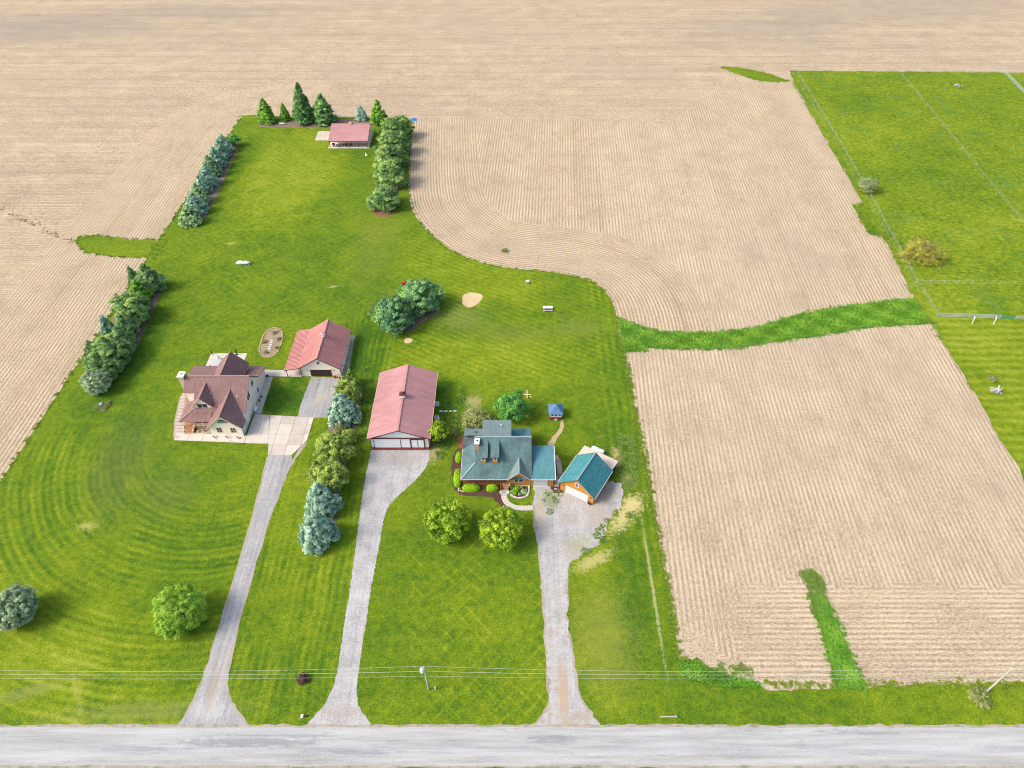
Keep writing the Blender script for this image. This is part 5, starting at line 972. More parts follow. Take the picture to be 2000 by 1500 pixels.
# hedges: rounded clipped boxes of leaves
def hedge(px, h, label):
    x0, y0 = G(px[0], px[3], 0); x1, _ = G(px[2], px[3], 0); _, y1 = G(px[0], px[1], h); cx, cy = (x0 + x1) / 2, (y0 + y1) / 2; a, b_ = abs(x1 - x0) / 2, abs(y1 - y0) / 2
    rg_ = np.random.default_rng(int(cx * 10) & 255); N = int(1400 * a * b_ + 900); V = []; 
    u_ = rg_.normal(0, 1, (N, 3)); u_[:, 2] = np.abs(u_[:, 2]); u_ /= np.linalg.norm(u_, axis=1)[:, None]; e = 2.6
    s = (np.abs(u_[:, 0]) ** e + np.abs(u_[:, 1]) ** e + np.abs(u_[:, 2]) ** e) ** (-1 / e); Pn = u_ * s[:, None] * (.9 + .12 * rg_.random(N))[:, None] * np.array([a, b_, h])
    nm = u_ + rg_.normal(0, .35, (N, 3)); nm /= np.linalg.norm(nm, axis=1)[:, None]; d = np.cross(nm, rg_.normal(0, 1, (N, 3))); d /= np.linalg.norm(d, axis=1)[:, None]; s2 = np.cross(nm, d); L = .09 * (.7 + .6 * rg_.random(N))[:, None]
    V = np.stack([Pn - d * L, Pn + s2 * L * .7, Pn + d * L, Pn - s2 * L * .7], 1).reshape(-1, 3)
    me = mesh('leaves', V.tolist(), [(4 * i, 4 * i + 1, 4 * i + 2, 4 * i + 3) for i in range(N)], LK['lime'])
    at = me.attributes.new('tone', 'FLOAT', 'POINT'); at.data.foreach_set('value', np.repeat(np.clip(rg_.normal(.5, .2, N), 0, 1), 4).astype(np.float32))
    t = thing('hedge', label, 'hedge', (cx, cy, 0), 0, 'lime hedges round the porch'); link('leaves', me, t)
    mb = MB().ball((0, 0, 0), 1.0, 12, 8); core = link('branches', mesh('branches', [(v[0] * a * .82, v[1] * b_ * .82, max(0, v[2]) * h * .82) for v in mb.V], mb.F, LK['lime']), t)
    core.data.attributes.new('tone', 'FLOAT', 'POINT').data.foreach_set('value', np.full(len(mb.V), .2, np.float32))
hedge((889, 878, 903, 905), 1.3, 'oval lime hedge on the west side, the farther one'); hedge((885, 910, 901, 953), 1.4, 'long lime hedge on the west side at the porch corner'); hedge((902, 941, 938, 962), 1.2, 'wide lime hedge before the porch railing'); hedge((949.5, 942, 973.5, 961.5), 1.2, 'square lime hedge left of the porch steps')
# hydrangea bed
hb = bed([(994, 949), (1033, 949), (1033, 962), (1028, 970), (1015, 974), (1002, 970), (995, 962)], M['mulch'], 'flower bed under the gable window', .05, .02)
pts = GG([(996, 965), (1002, 971), (1014, 974.5), (1027, 971), (1033, 963), (1033, 951)]); cp = chaikin(pts, 3); acc = 0; mb = MB()
for i in range(1, len(cp)):
    acc += math.dist(cp[i], cp[i - 1])
    if acc > .28: acc = 0; r_ = random.uniform(.13, .18); mb.box(cp[i][0] - r_, cp[i][1] - r_, .03, cp[i][0] + r_, cp[i][1] + r_, .03 + random.uniform(.16, .24))
o = mb.build('edging_stone', M['stonew'], hb); o['kind'] = 'stuff'
for k, u, v, hp, h, lb in (('ash', 999, 951.5, 5.5, .8, 'green leafy plant by the steps in the flower bed'), ('limebush', 1008.5, 954.5, 6, .8, 'lime yellow bush in the middle of the flower bed'), ('hosta', 1018, 952.5, 3, .5, 'small dull plant by the wall in the flower bed'), ('hosta', 999.5, 960, 3, .4, 'small pale plant at the left edge of the flower bed'), ('limebush', 1006, 964, 4, .55, 'small round lime plant at the front of the flower bed'), ('hosta', 1014, 965.5, 3, .4, 'grey pale plant at the front of the flower bed'), ('hosta', 1023, 960.5, 6, .6, 'large pale variegated hosta at the right of the flower bed')):
    tree(k, u, v, hp, h, lb, 'plant', 'plants of the flower bed', 'garden_plant', .3)

# oval bed with stepping pads
ob = bed([(510, 668), (516, 652), (526, 642), (540, 640), (551, 645), (552, 660), (548, 675), (541, 690), (530, 698), (515, 699), (507, 690), (506, 680)], M['soilbed'], 'oval dry garden bed behind the west house', .036, .05)
cp = chaikin(GG([(510, 668), (516, 652), (526, 642), (540, 640), (551, 645), (552, 660), (548, 675), (541, 690), (530, 698), (515, 699), (507, 690), (506, 680)]), 3, True); acc = 0; mb = MB()
for i in range(len(cp)):
    acc += math.dist(cp[i], cp[i - 1])
    if acc > .33: acc = 0; r_ = random.uniform(.13, .19); mb.box(cp[i][0] - r_, cp[i][1] - r_, .03, cp[i][0] + r_, cp[i][1] + r_, .03 + random.uniform(.1, .16))
o = mb.build('edging_stone', M['strawpath'], ob); o['kind'] = 'stuff'
for i in range(6):
    x, y = G(524.5 + 6.2 * i / 5 * 1.0, 686 - 4.2 * i, 0); MB().prism([(x - .38, y - .26, .04), (x + .38, y - .26, .04), (x + .43, y + .22, .04), (x - .33, y + .22, .04)], (0, 0, .07)).build('paver', M['concrete'], ob)
for i, (u, v) in enumerate(((517, 668), (545, 662), (541, 680), (520, 688), (536, 650))):
    tree('weed', u, v, 5, .45, ['dry clump on the left of the oval bed', 'dry clump on the right of the oval bed', 'yellowish clump at the lower right of the oval bed', 'green clump at the near end of the oval bed', 'pale clump at the far end of the oval bed'][i], 'weeds', 'weed clumps in the oval bed', 'weed_clump', .2)
t = thing('garden_statue', 'white ornament at the far end of the oval bed', 'ornament', (*G(541, 647), .04)); MB().tube([(0, 0, 0), (0, 0, .35), (0, 0, .6)], [.22, .14, .2], 10).build('pedestal', M['white'], t); MB().ball((0, 0, .75), .18).build('bowl', M['paver'], t)

# ---------------------------------------------------------------- small yard things
t = thing('covered_bundle', 'long white wrapped bundle lying on the back lawn', 'bundle', (*G(476.5, 516), 0)); mb = MB(); mb.tube([(-2.0, 0, .35), (-1.7, 0, .4), (-.9, .05, .55), (0, 0, .42), (.8, 0, .55), (1.5, .05, .42), (1.9, 0, .3)], [.15, .45, .62, .42, .55, .42, .12], 12); mb.build('wrap', M['white'], t, smooth=True)
for x in (-1.4, -.4, 1.1): MB().tube([(x, -.55, .2), (x + .1, 0, 1.02), (x + .15, .5, .3)], .05, 6).build('strap', M['black'], t)
MB().box(1.3, -.5, .05, 1.8, 0, .75).build('patch', M['bluegrey'], t)
t = thing('picnic_table', 'weathered white picnic table on the east back lawn', 'picnic table', (*G(1070, 605), 0))
for k in range(4): MB().box(-1.3, -.38 + k * .2, .74, 1.3, -.22 + k * .2, .79).build('top_board', M['trim_white'], t)
for s_ in (-1, 1): MB().box(-1.3, s_ * .85 - .16, .42, 1.3, s_ * .85 + .16, .47).build('bench', M['oldwood'] if s_ < 0 else M['white'], t)
for x in (-1.0, 1.0):
    MB().beam((x, -.9, 0), (x, -.25, .74), .1).build('leg', M['oldwood'], t); MB().beam((x, .9, 0), (x, .25, .74), .1).build('leg', M['oldwood'], t); MB().box(x - .05, -.95, .33, x + .05, .95, .42).build('crossbar', M['paver'], t)
t = thing('storage_box', 'small grey box standing alone near the curved stubble edge', 'box', (*G(1030, 553), 0)); MB().box(-.45, -.4, 0, .45, .4, .6).build('body', M['grey'], t); MB().box(-.48, -.43, .6, .48, .43, .68).build('lid', M['stonew'], t)
t = thing('lumber_cross', 'pale wooden cross lying flat on the grass', 'cross', (*G(1029.4, 770.8), .03)); MB().box(-.95, -.1, 0, .95, .1, .1).build('beam', M['ltwood'], t); MB().box(-.1, -1.35, .1, .1, 1.35, .2).build('beam', M['ltwood'], t)
t = thing('lumber_scrap', 'small wood block beside the wooden cross', 'wood block', (*G(1036.5, 775.5), .03)); MB().box(-.2, -.1, 0, .2, .12, .12).build('block', M['ltwood'], t)
t = thing('fire_pit', 'white ring in the dry patch behind the barn tree', 'fire pit', (*G(918, 804), .03))
for k in range(9): a = k * .698; MB().box(.45 * math.cos(a) - .13, .45 * math.sin(a) - .1, 0, .45 * math.cos(a) + .13, .45 * math.sin(a) + .1, .3).build('stone', M['white'], t)
MB().tube([(0, 0, 0), (0, 0, .06)], .36, 12).build('ash', M['black'], t)
t = thing('crate', 'pale crate on the dry patch behind the teal roofed house', 'crate', (*G(916, 824), .03)); MB().box(-.35, -.3, 0, .35, .3, .25).build('body', M['paver'], t); MB().box(-.3, -.25, .25, .3, .25, .27).build('lid', M['stonew'], t)
t = thing('globe_planter', 'blue grey glass dome in a weedy bed below the west windbreak', 'garden ornament', (*G(199, 791), 0)); MB().tube([(0, 0, 0), (0, 0, .25)], [.55, .5], 14).build('basin', M['stonew'], t); MB().ball((0, 0, .35), .5, 14, 8, .7).build('globe', M['bluegrey'], t, smooth=True)
for i, (u, v) in enumerate(((192, 796), (210, 789), (203, 797))): tree('weed', u, v, 9, .5, ['weeds left of the blue grey dome', 'weeds right of the blue grey dome', 'weeds in front of the blue grey dome'][i], 'weeds', None, 'weed_clump', .2)
t = thing('tarp', 'crumpled blue tarp at the corner of the stubble field', 'tarp', (*G(808, 234), .03))
def crumple(w_, d, h, seed):
    rd = random.Random(seed); n_ = 9; V = [((i / n_ - .5) * w_ + rd.uniform(-.1, .1), (j / n_ - .5) * d + rd.uniform(-.1, .1), .02 + h * rd.random() * math.sin(math.pi * i / n_) * math.sin(math.pi * j / n_)) for j in range(n_ + 1) for i in range(n_ + 1)]
    return V, [(j * (n_ + 1) + i, j * (n_ + 1) + i + 1, (j + 1) * (n_ + 1) + i + 1, (j + 1) * (n_ + 1) + i) for j in range(n_) for i in range(n_)]
MB().add(*crumple(2.3, 2.0, .9, 1)).build('sheet', M['blue'], t)
t = thing('tarp', 'white bundle left of the blue tarp', 'tarp', (*G(797.5, 234.5), .03)); MB().add(*crumple(1.3, 1.6, 1.1, 2)).build('sheet', M['white'], t)
t = thing('marker_post', 'white marker post right of the utility pole', 'post', (*G(850.5, 1347), 0)); MB().tube([(0, 0, 0), (0, 0, .95), (0, 0, 1.0)], [.1, .1, .04], 10).build('post', M['white'], t); MB().tube([(0, 0, .7), (0, 0, .85)], .105, 10).build('band', M['yellow'], t)
t = thing('garden_tractor', 'red and white riding mower half hidden behind the big pines', 'mower', (*G(792, 556), 0), .3)
MB().box(-.9, -.35, .45, .1, .35, .95).build('hood', M['red'], t); MB().box(.1, -.4, .4, .9, .4, .7).build('body', M['red'], t); MB().box(.35, -.25, .7, .85, .25, .8).build('seat', M['black'], t); MB().box(.75, -.25, .8, .85, .25, 1.2).build('backrest', M['white'], t); MB().tube([(.15, 0, .9), (.25, 0, 1.2)], .04, 6).build('steering_column', M['black'], t)
for x, r_ in ((-.6, .25), (.6, .36)):
    for y in (-.45, .45): MB().tube([(x, y - .1, r_), (x, y + .1, r_)], r_, 12).build('wheel', M['black'], t)
t = thing('wheelbarrow', 'orange wheelbarrow at the right edge of the big pines', 'wheelbarrow', (*G(857, 571), 0), .6); MB().add([(-.35, -.25, .4), (.35, -.2, .4), (.35, .2, .4), (-.35, .25, .4), (-.55, -.4, .75), (.55, -.35, .75), (.55, .35, .75), (-.55, .4, .75)], [(3, 2, 1, 0), (0, 1, 5, 4), (1, 2, 6, 5), (2, 3, 7, 6), (3, 0, 4, 7)]).build('tray', M['orange'], t)
MB().tube([(.55, -.05, .2), (.55, .05, .2)], .2, 10).build('wheel', M['black'], t)
for y in (-.28, .28): MB().beam((.5, y * .4, .25), (-1.1, y, .6), .05).build('handle', M['oldwood'], t)
# toys / pots right of garage door
for i, (dx_, m_, lb) in enumerate(((0, 'red', 'red pot of flowers beside the maroon garage door'), (.55, 'orange', 'orange pot of flowers between the red and yellow ones'), (1.05, 'yellow', 'yellow pot of flowers beside the maroon garage door'))): pot(-41.6 + dx_ * .9, 121.1, .26, lb, M[m_], M[m_], .45)
t = thing('trash_bin', 'dark bin at the garage corner right of the flower pots', 'bin', (-40.2, 120.9, .03)); MB().box(-.35, -.3, 0, .35, .3, .8).build('bin_body', M['black'], t); MB().box(-.38, -.33, .8, .38, .33, .88).build('lid', M['bluegrey'], t)
t = thing('grill', 'round dark grill near the back corner of the cream house', 'grill', (-57.3, 121.0, .08)); MB().ball((0, 0, .75), .33).build('bowl', M['black'], t)
for k in range(3): a = k * 2.09; MB().beam((0, 0, .6), (.35 * math.cos(a), .35 * math.sin(a), 0), .04).build('leg', M['grey'], t)
t = thing('bicycle', 'black bicycle leaning on the cream east wall near the garage door', 'bicycle', (-57.35, 108.6, .08), math.radians(85))
for x in (-.5, .5):
    V = [(x + .33 * math.cos(a * .524), 0, .34 + .33 * math.sin(a * .524)) for a in range(13)]; MB().tube(V, .035, 6, False).build('wheel', M['black'], t)
for a, b_ in (((-.5, 0, .34), (-.15, 0, .85)), ((-.15, 0, .85), (.35, 0, .9)), ((.35, 0, .9), (.5, 0, .34)), ((-.05, 0, .32), (.35, 0, .88)), ((-.05, 0, .32), (-.5, 0, .34)), ((-.05, 0, .32), (-.15, 0, .95))): MB().beam(a, b_, .04).build('frame_tube', M['grey'], t)
MB().beam((.35, -.28, 1.0), (.35, .28, 1.0), .04).build('handlebar', M['black'], t); MB().box(-.28, -.07, .93, -.02, .07, .98).build('saddle', M['black'], t)
t = thing('patio_bench', 'white bench on the walk along the cream east wall', 'bench', (-57.25, 110.6, .08)); MB().box(-.25, -.7, .4, .25, .7, .46).build('seat', M['white'], t); MB().box(-.3, -.7, .46, -.22, .7, .9).build('backrest', M['white'], t)
for y in (-.6, .6): MB().box(-.22, y - .04, 0, .22, y + .04, .4).build('leg', M['grey'], t)
pot(-57.3, 113.4, .2, 'dark pot on the walk half way along the cream east wall', M['black']); pot(-57.2, 114.6, .2, 'dark pot farther up the walk along the cream east wall', M['black'])
table(-70.3, 125.6, 1.2, 'round glass patio table behind the cream house', M['galv'])
for i, (x, y, r_) in enumerate(((-71.9, 124.6, -2.2), (-69.2, 124.2, 2.6), (-70.6, 127.4, 0))): chair(x, y, r_, ['patio chair left of the glass table', 'patio chair on the house side of the glass table', 'patio chair beyond the glass table'][i], M['galv'], 'chairs round the glass patio table')
t = thing('umbrella_stand', 'folded dark umbrella at the far edge of the patio behind the cream house', 'umbrella', (-66.9, 129.3, .05)); MB().tube([(0, 0, 0), (0, 0, 1.0), (0, 0, 2.0)], [.05, .18, .05], 8).build('canopy', M['brown'], t); MB().tube([(0, 0, 0), (0, 0, .1)], .3, 10).build('base', M['black'], t)
t = thing('post', 'short dark post at the far left corner of the patio', 'post', (-72.9, 129.4, .05)); MB().box(-.1, -.1, 0, .1, .1, 1.1).build('shaft', M['brown'], t)
t = thing('lawn_chair', 'small white folding chair on the grass below the cabin', 'chair', (*G(716, 305), 0), .6); MB().box(-.4, -.3, .35, .4, .3, .4).build('seat', M['white'], t); MB().beam((0, .3, .38), (0, .6, 1.0), .8, .05, (1, 0, 0)).build('backrest', M['white'], t)
for x in (-.35, .35): MB().beam((x, -.25, 0), (x, .25, .35), .05).build('leg', M['grey'], t)
t = thing('bench', 'pale bench among the back row spruces', 'bench', (*G(551, 244), 0)); MB().box(-1.0, -.2, .4, 1.0, .2, .48).build('seat', M['white'], t); MB().box(-1.0, .15, .5, 1.0, .22, .95).build('backrest', M['oldwood'], t)
for x in (-.85, .85): MB().box(x - .05, -.18, 0, x + .05, .18, .4).build('leg', M['oldwood'], t)
# woodpile behind cabin
rk = MB()
for i in range(46): x = random.uniform(-64.5, -55.0); y = 256 + random.uniform(-.8, .8); r_ = random.uniform(.2, .42); rk.ball((x + 60, y - 256, r_ * .6), r_, 6, 4, .7)
t = thing('rock_pile', 'long heap of pale rocks behind the cabin', 'rocks', (-60, 256, 0)); rk.build('rock', M['stonew'], t).__setitem__('kind', 'stuff')
# brush pile
t = thing('log_pile', 'heap of rocks and bleached branches on the east lawn', 'log pile', (*G(1945, 765), 0))
for k in range(16): a = random.uniform(0, 6.28); d = random.uniform(0, 1.3); r_ = random.uniform(.3, .55); MB().ball((d * math.cos(a), d * .7 * math.sin(a), r_ * .5), r_, 7, 5, .7).build('rock', M['rock'], t)
for k in range(7): a = random.uniform(-.5, 1.4); L = random.uniform(.7, 1.3); c = (random.uniform(-.5, .5), random.uniform(-.4, .4)); MB().beam((c[0] - L * math.cos(a), c[1] - L * math.sin(a), .75), (c[0] + L * math.cos(a), c[1] + L * math.sin(a), .95), .12).build('branch', M['stonew'], t)
t = thing('rock_pile', 'dark rocks under the weeds above the log pile', 'rocks', (*G(1939, 741), 0))
for k in range(8): a = random.uniform(0, 6.28); d = random.uniform(0, .9); MB().ball((d * math.cos(a), d * math.sin(a), .2), .35, 7, 5, .7).build('rock', M['rock'], t)
t = thing('rock_pile', 'grey and reddish rock heap far off in the pasture', 'rocks', (*G(1870, 168), 0))
for k in range(12): a = random.uniform(0, 6.28); d = random.uniform(0, 2.0); MB().ball((d * math.cos(a), d * math.sin(a) * .8, .25), random.uniform(.4, .8), 7, 5, .6).build('rock', M['rock'] if k % 4 else M['brick'], t)
# stones on the lawns, culvert end
for i, (u, v, lb) in enumerate(((1282, 1000, ''), (592, 1399, 'pale stone near the drain end by the stone driveway'),)):
    if lb:
        t = thing('drain_pipe', 'dark drain pipe end in a dirt patch beside the stone driveway', 'drain pipe', (*G(597, 1399), 0)); MB().tube([(-.3, 0, .15), (.3, 0, .15)], .18, 10).build('pipe', M['black'], t); MB().box(-.8, -.3, .0, -.35, .3, .12).build('stone', M['stonew'], t)
t = thing('culvert', 'grey culvert end in the roadside ditch', 'culvert', (*G(1318, 1400), 0)); MB().tube([(-2.4, 0, .08), (0, 0, .1)], .12, 8).build('pipe', M['oldwood'], t); MB().tube([(0, 0, .15), (.35, 0, .15)], .2, 8).build('rim', M['bluegrey'], t)

# ---------------------------------------------------------------- power line
def upole(x, y, label, full=True):
    t = thing('utility_pole', label, 'utility pole', (x, y, 0), 0, 'utility poles along the road'); MB().tube([(0, 0, 0), (0, 0, 4), (0, 0, 8.4)], [.16, .14, .10], 10).build('shaft', M['pole'], t)
    if full:
        MB().tube([(-.45, 0, 6.6), (-.45, 0, 7.6), (-.45, 0, 7.7)], [.3, .3, .1], 12).build('transformer', M['white'], t); MB().tube([(-.45, 0, 7.7), (-.45, 0, 8.2)], .05, 8).build('bushing', M['grey'], t); MB().box(-.35, -.08, 7.1, 0, .08, 7.25).build('bracket', M['grey'], t)
        MB().tube([(.16, 0, .3), (.14, 0, 6.4)], .03, 6).build('conduit', M['grey'], t)
    MB().tube([(0, 0, 8.4), (0, 0, 8.62)], .05, 8).build('insulator', M['white'], t); return t
upole(-13.45, 48.17, 'wooden utility pole with a white transformer on the front lawn'); upole(76.15, 47.75, 'bare wooden utility pole beside the lower stubble field', False)
for i, (z_, sag, lb) in enumerate(((8.55, 1.9, 'topmost power line along the road'), (6.5, 1.35, 'middle cable of the power line along the road'), (5.3, 1.0, 'lowest cable of the power line along the road'))):
    pts = []
    for x0_, x1_ in ((-193, -103.3), (-103.3, -13.45), (-13.45, 76.15), (76.15, 166)):
        for k in range(24): s_ = k / 24; pts.append((x0_ + (x1_ - x0_) * s_ + 13.45, 0, z_ - 4 * sag * s_ * (1 - s_)))
    o = MB().tube(pts, [.016, .02, .013][i], 5).build('power_cable', M['wire']); o.location = (-13.45, 48.17 + (.0, .12, -.12)[i], 0); tag(o, lb, 'cable', 'cables of the power line')

# ---------------------------------------------------------------- fences
def fence(path, label, step, h, rails, rm, pm, pr=.06, wire_r=.02, group=None, name='wire_fence', rname='wire', box=False):
    path = [Vector((*p, 0)) for p in path]; o0 = path[0]; t = thing(name, label, 'fence', tuple(o0)); 
    pme = MB().tube([(0, 0, 0), (0, 0, h)], pr, 6); pmesh = mesh('post', pme.V, pme.F, pm)
    for z_ in rails:
        mb = MB(tuple(o0))
        for a, b_ in zip(path, path[1:]):
            if box: mb.beam(a + Vector((0, 0, z_)), b_ + Vector((0, 0, z_)), .05, .12)
            else: mb.beam(a + Vector((0, 0, z_)), b_ + Vector((0, 0, z_)), wire_r)
        mb.build(rname, rm, t)
    for a, b_ in zip(path, path[1:]):
        L = (b_ - a).length; n_ = max(1, round(L / step))
        for k in range(n_ + 1): 
            p = a.lerp(b_, k / n_) - o0; link('post', pmesh, t, tuple(p))
    return t
fence(GG([(1556, 142), (1640, 280), (1700, 385), (1745, 468), (1790, 552), (1829, 612)]), 'wire fence down the west side of the pasture', 5.0, 1.25, (.4, .8, 1.15), M['galv'], M['oldwood'], .06, .018)
fence(GG([(1549, 146), (1632, 284), (1692, 388), (1737, 470), (1783, 556)]), 'second lower wire line just outside the west pasture fence', 8.0, 1.0, (.9,), M['galv'], M['oldwood'], .05, .015)
fence(GG([(1754, 139), (1830, 232), (1905, 325), (2060, 510)]), 'thin wire fence slanting through the pasture', 6.0, 1.1, (.5, 1.0), M['oldwood'], M['oldwood'], .05, .03)
fence(GG([(1789, 554), (2060, 557)]), 'wire fence with white posts crossing the lower pasture', 3.6, 1.3, (.35, 1.15), M['galv'], M['galv'], .05, .018)
fence(GG([(1829, 619), (1952, 623)]), 'galvanised rail fence left of the green gate', 3.6, 1.35, (.3, .65, 1.0, 1.3), M['galv'], M['galv'], .06, group=None, name='rail_fence', rname='rail', box=True)
fence(GG([(1981, 624.5), (2100, 629)]), 'galvanised rail fence right of the green gate', 3.6, 1.35, (.3, .65, 1.0, 1.3), M['galv'], M['galv'], .06, name='rail_fence', rname='rail', box=True)
a, b_ = Vector((*G(1953, 623.2), 0)), Vector((*G(1980, 624.4), 0)); t = thing('gate', 'green metal gate in the galvanised rail fence', 'gate', tuple(a)); d = b_ - a
for z_ in (.25, .5, .75, 1.0, 1.25): MB().beam((0, 0, z_), (d.x, d.y, z_), .05, .12).build('rail', M['green'], t)
for s_ in (0, .33, .66, 1): MB().beam((d.x * s_, d.y * s_, .2), (d.x * s_, d.y * s_, 1.3), .06).build('upright', M['green'], t)
fence(GG([(1958, 141), (2000, 184), (2060, 246)]), 'white rail fence at the far right corner of the pasture', 3.6, 1.5, (.4, .9, 1.4), M['galv'], M['galv'], .09, name='rail_fence', rname='rail', box=True)
fence(GG([(1545, 139), (1750, 139), (1955, 142), (2200, 144)]), 'low post line along the north edge of the pasture', 7.0, 1.1, (.6, 1.05), M['oldwood'], M['oldwood'], .06, .025)
for i, (u, v) in enumerate(((1898, 633), (1940, 634))):
    x, y = G(u, v); t = thing('clothesline_post', ['left T shaped clothesline post before the rail fence', 'right T shaped clothesline post before the rail fence'][i], 'post', (x, y, 0), .0, 'clothesline posts')
    MB().beam((0, 0, 0), (.0, .3, 2.0), .12).build('shaft', M['white'], t); MB().beam((-.25, -.3, 2.0), (.25, .9, 2.0), .12).build('crossarm', M['white'], t)

# ---------------------------------------------------------------- tufts of tall grass, field debris (uncountable)
def inside(p, poly):
    c = False; j = len(poly) - 1
    for i in range(len(poly)):
        if (poly[i][1] > p[1]) != (poly[j][1] > p[1]) and p[0] < (poly[j][0] - poly[i][0]) * (p[1] - poly[i][1]) / (poly[j][1] - poly[i][1]) + poly[i][0]: c = not c
        j = i
    return c
def tufts(name, poly, n, size, mat, label, h=.5, thr=.35):
    xs = [p[0] for p in poly]; ys = [p[1] for p in poly]; V = []; T_ = []; k = 0
    while k < n:
        p = (random.uniform(min(xs) - .4, max(xs) + .4), random.uniform(min(ys) - .4, max(ys) + .4))
        if not inside(p, poly): 
            if random.random() > .02: continue
            if not any(inside((p[0] + dx_, p[1] + dy_), poly) for dx_, dy_ in ((.6, 0), (-.6, 0), (0, .6), (0, -.6))): continue
        k += 1; tn = min(1, max(0, .5 + .35 * math.sin(p[0] * .7) * math.sin(p[1] * .9) + random.gauss(0, .15)))
        for _ in range(3):
            a = random.uniform(0, 6.28); s_ = size * random.uniform(.6, 1.3); hh = h * random.uniform(.4, 1); lx, ly = math.cos(a) * s_ * .6, math.sin(a) * s_ * .6
            V += [(p[0] - ly * .35, p[1] + lx * .35, .03), (p[0] + ly * .35, p[1] - lx * .35, .03), (p[0] + lx + ly * .12, p[1] + ly - lx * .12, .03 + hh), (p[0] + lx - ly * .12, p[1] + ly + lx * .12, .03 + hh * .95)]; T_ += [tn] * 4
    me = mesh(name, V, [(4 * i, 4 * i + 1, 4 * i + 2, 4 * i + 3) for i in range(len(V) // 4)], mat); me.attributes.new('tone', 'FLOAT', 'POINT').data.foreach_set('value', T_)
    o = link(name, me); tag(o, label, 'grass', None, 'stuff'); return o
tufts('tall_grass', ww, 9000, .5, LK['tuft'], 'tall green grass of the waterway between the two stubble fields', .28)
tufts('tall_grass', sw, 2200, .4, LK['tuft'], 'tall grass of the narrow strip in the lower field', .25)
tufts('tall_grass', GG([(1325, 1292), (1360, 1288), (1400, 1312), (1480, 1332), (1490, 1345), (1400, 1340), (1330, 1320)]), 900, .4, LK['tuft'], 'weedy grass at the corner of the lower field', .25)
def clumps(poly, n, label, size=.45):
    V = []; T_ = []; xs = [p[0] for p in poly]; ys = [p[1] for p in poly]; k = 0
    cen = [(random.uniform(min(xs), max(xs)), random.uniform(min(ys), max(ys)), random.uniform(.3, 1.0)) for _ in range(n)]
    for cx, cy, r_ in cen:
        if not inside((cx, cy), poly): continue
        for _ in range(int(90 * r_ * r_) + 12):
            a = random.uniform(0, 6.28); d = r_ * math.sqrt(random.random()); x, y = cx + d * math.cos(a), cy + d * math.sin(a); a = random.uniform(0, 6.28); q = size * random.uniform(.3, .6); lx, ly = math.cos(a) * q, math.sin(a) * q; h = random.uniform(.05, .2)
            V += [(x - ly * .5, y + lx * .5, .035), (x + ly * .5, y - lx * .5, .035), (x + lx, y + ly, .035 + h), (x + lx - ly * .5, y + ly + lx * .5, .035 + h)]; T_ += [min(1, max(0, random.gauss(.4, .2)))] * 4
    me = mesh('weeds', V, [(4 * i, 4 * i + 1, 4 * i + 2, 4 * i + 3) for i in range(len(V) // 4)], LK['weedy']); me.attributes.new('tone', 'FLOAT', 'POINT').data.foreach_set('value', T_)
    tag(link('weeds', me), label, 'weeds', None, 'stuff')
clumps(GG([(1567, 1122), (1600, 1116), (1612, 1168), (1620, 1200), (1592, 1200)]), 75, 'ragged weeds where the narrow green strip fades into the stubble')
clumps(GG([(1345, 1290), (1450, 1296), (1470, 1325), (1400, 1318)]), 26, 'scattered weeds in the stubble near the lower field corner')
clumps(GG([(1060, 955), (1110, 955), (1100, 1000), (1065, 1000)]), 8, 'weeds sprouting in the gravel before the teal wing', .3)
clumps(GG([(1165, 1030), (1225, 985), (1250, 1000), (1150, 1090), (1115, 1110), (1130, 1080)]), 40, 'rough grass along the ragged edge of the gravel turning area', .35)
clumps(GG([(1205, 850), (1240, 850), (1250, 960), (1215, 950)]), 70, 'rank weeds behind the cedar garage', .4)
clumps(GG([(715, 700), (733, 700), (712, 860), (705, 900), (698, 900)]), 60, 'pale weeds along the west side of the barn', .3)
clumps(GG([(880, 790), (905, 760), (900, 860), (862, 900), (850, 880)]), 60, 'rough weedy grass between the barn and the teal roofed house', .35)
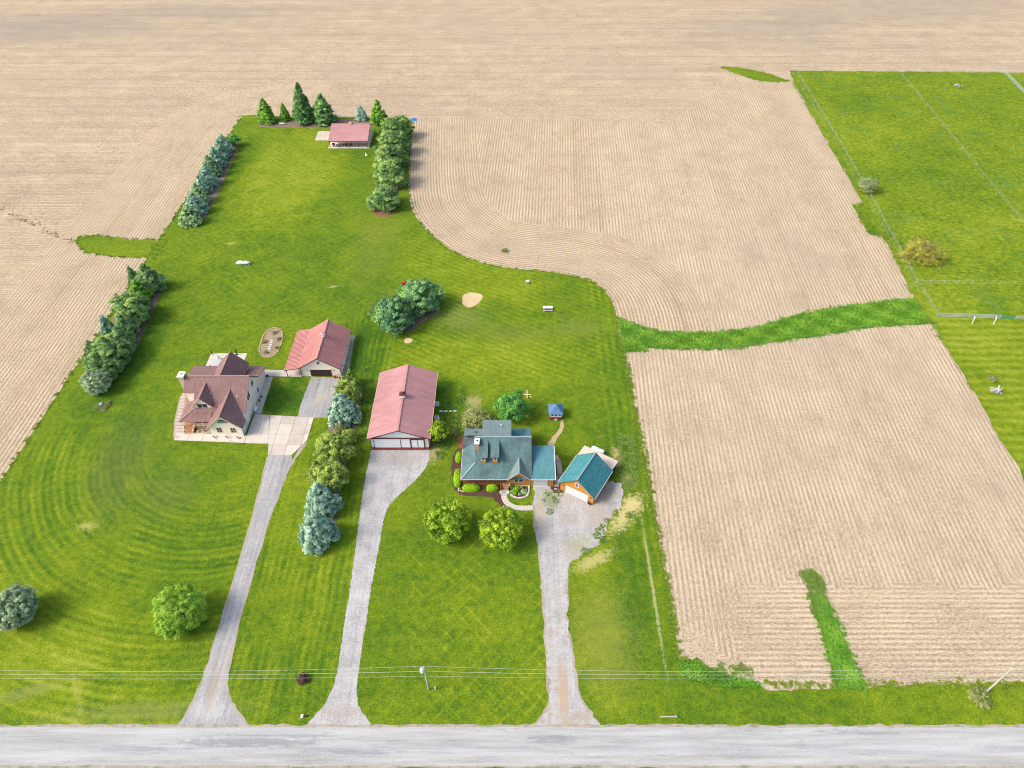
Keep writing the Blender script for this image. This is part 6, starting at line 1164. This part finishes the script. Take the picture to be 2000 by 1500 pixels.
def fringe(path, n, label, w_=.35, mat='edge'):
    V = []; T_ = []; L = [math.dist(a, b) for a, b in zip(path, path[1:])]; tot = sum(L)
    for _ in range(n):
        d = random.random() * tot; i = 0
        while i < len(L) - 1 and d > L[i]: d -= L[i]; i += 1
        a, b = path[i], path[i + 1]; t = d / L[i]; r_ = random.uniform(.08, .45)
        cx = a[0] + (b[0] - a[0]) * t + random.gauss(0, w_); cy = a[1] + (b[1] - a[1]) * t + random.gauss(0, w_)
        for _ in range(int(40 * r_) + 5):
            an = random.uniform(0, 6.28); q = r_ * math.sqrt(random.random()); x, y = cx + q * math.cos(an), cy + q * math.sin(an); an = random.uniform(0, 6.28); q = random.uniform(.1, .24); lx, ly = math.cos(an) * q, math.sin(an) * q; h = random.uniform(.04, .18)
            V += [(x - ly * .5, y + lx * .5, .035), (x + ly * .5, y - lx * .5, .035), (x + lx, y + ly, .035 + h), (x + lx - ly * .5, y + ly + lx * .5, .035 + h)]; T_ += [min(1, max(0, random.gauss(.35, .2)))] * 4
    me = mesh('edge_grass', V, [(4 * i, 4 * i + 1, 4 * i + 2, 4 * i + 3) for i in range(len(V) // 4)], LK[mat]); me.attributes.new('tone', 'FLOAT', 'POINT').data.foreach_set('value', T_)
    tag(link('edge_grass', me), label, 'grass', None, 'stuff')
fringe(east, 480, 'ragged grass along the edge between the east lawn and the lower field'); fringe(scl, 280, 'ragged grass along the curved lawn edge', .25)
fringe(GG(ww_top), 420, 'ragged upper edge of the green waterway', .4, 'tuft'); fringe(GG(ww_bot), 420, 'ragged lower edge of the green waterway', .4, 'tuft')
fringe(pad[:13], 280, 'ragged grass along the pasture and field edge', .4); fringe(west, 350, 'ragged grass along the west field edge', .25)
fringe([(41, 48.9), (66, 48.9), (95, 48.9)], 200, 'ragged grass between the verge and the lower field', .35); fringe(sw + sw[:1], 260, 'ragged edge of the narrow green strip', .35, 'tuft'); fringe(lw + lw[:1], 90, 'ragged edge of the grass tab in the west field', .35)
mb = MB()
for k in range(55):
    s_ = random.random(); u = 0 + 145 * s_; v = 404 + 64 * s_ ** .8 + random.gauss(0, 2.0) + (8 if s_ > .6 else 0) * random.random(); x, y = G(u, v)
    for _ in range(2): r_ = random.uniform(.12, .3); mb.ball((x + random.gauss(0, .5) + 160, y + random.gauss(0, .3) - 200, .05), r_, 5, 3, .5)
o = mb.build('crop_debris', plain('dark_residue', (.19, .15, .11))); o.location = (-160, 200, 0); tag(o, 'dark line of washed crop debris in the west field', 'crop debris', None, 'stuff')
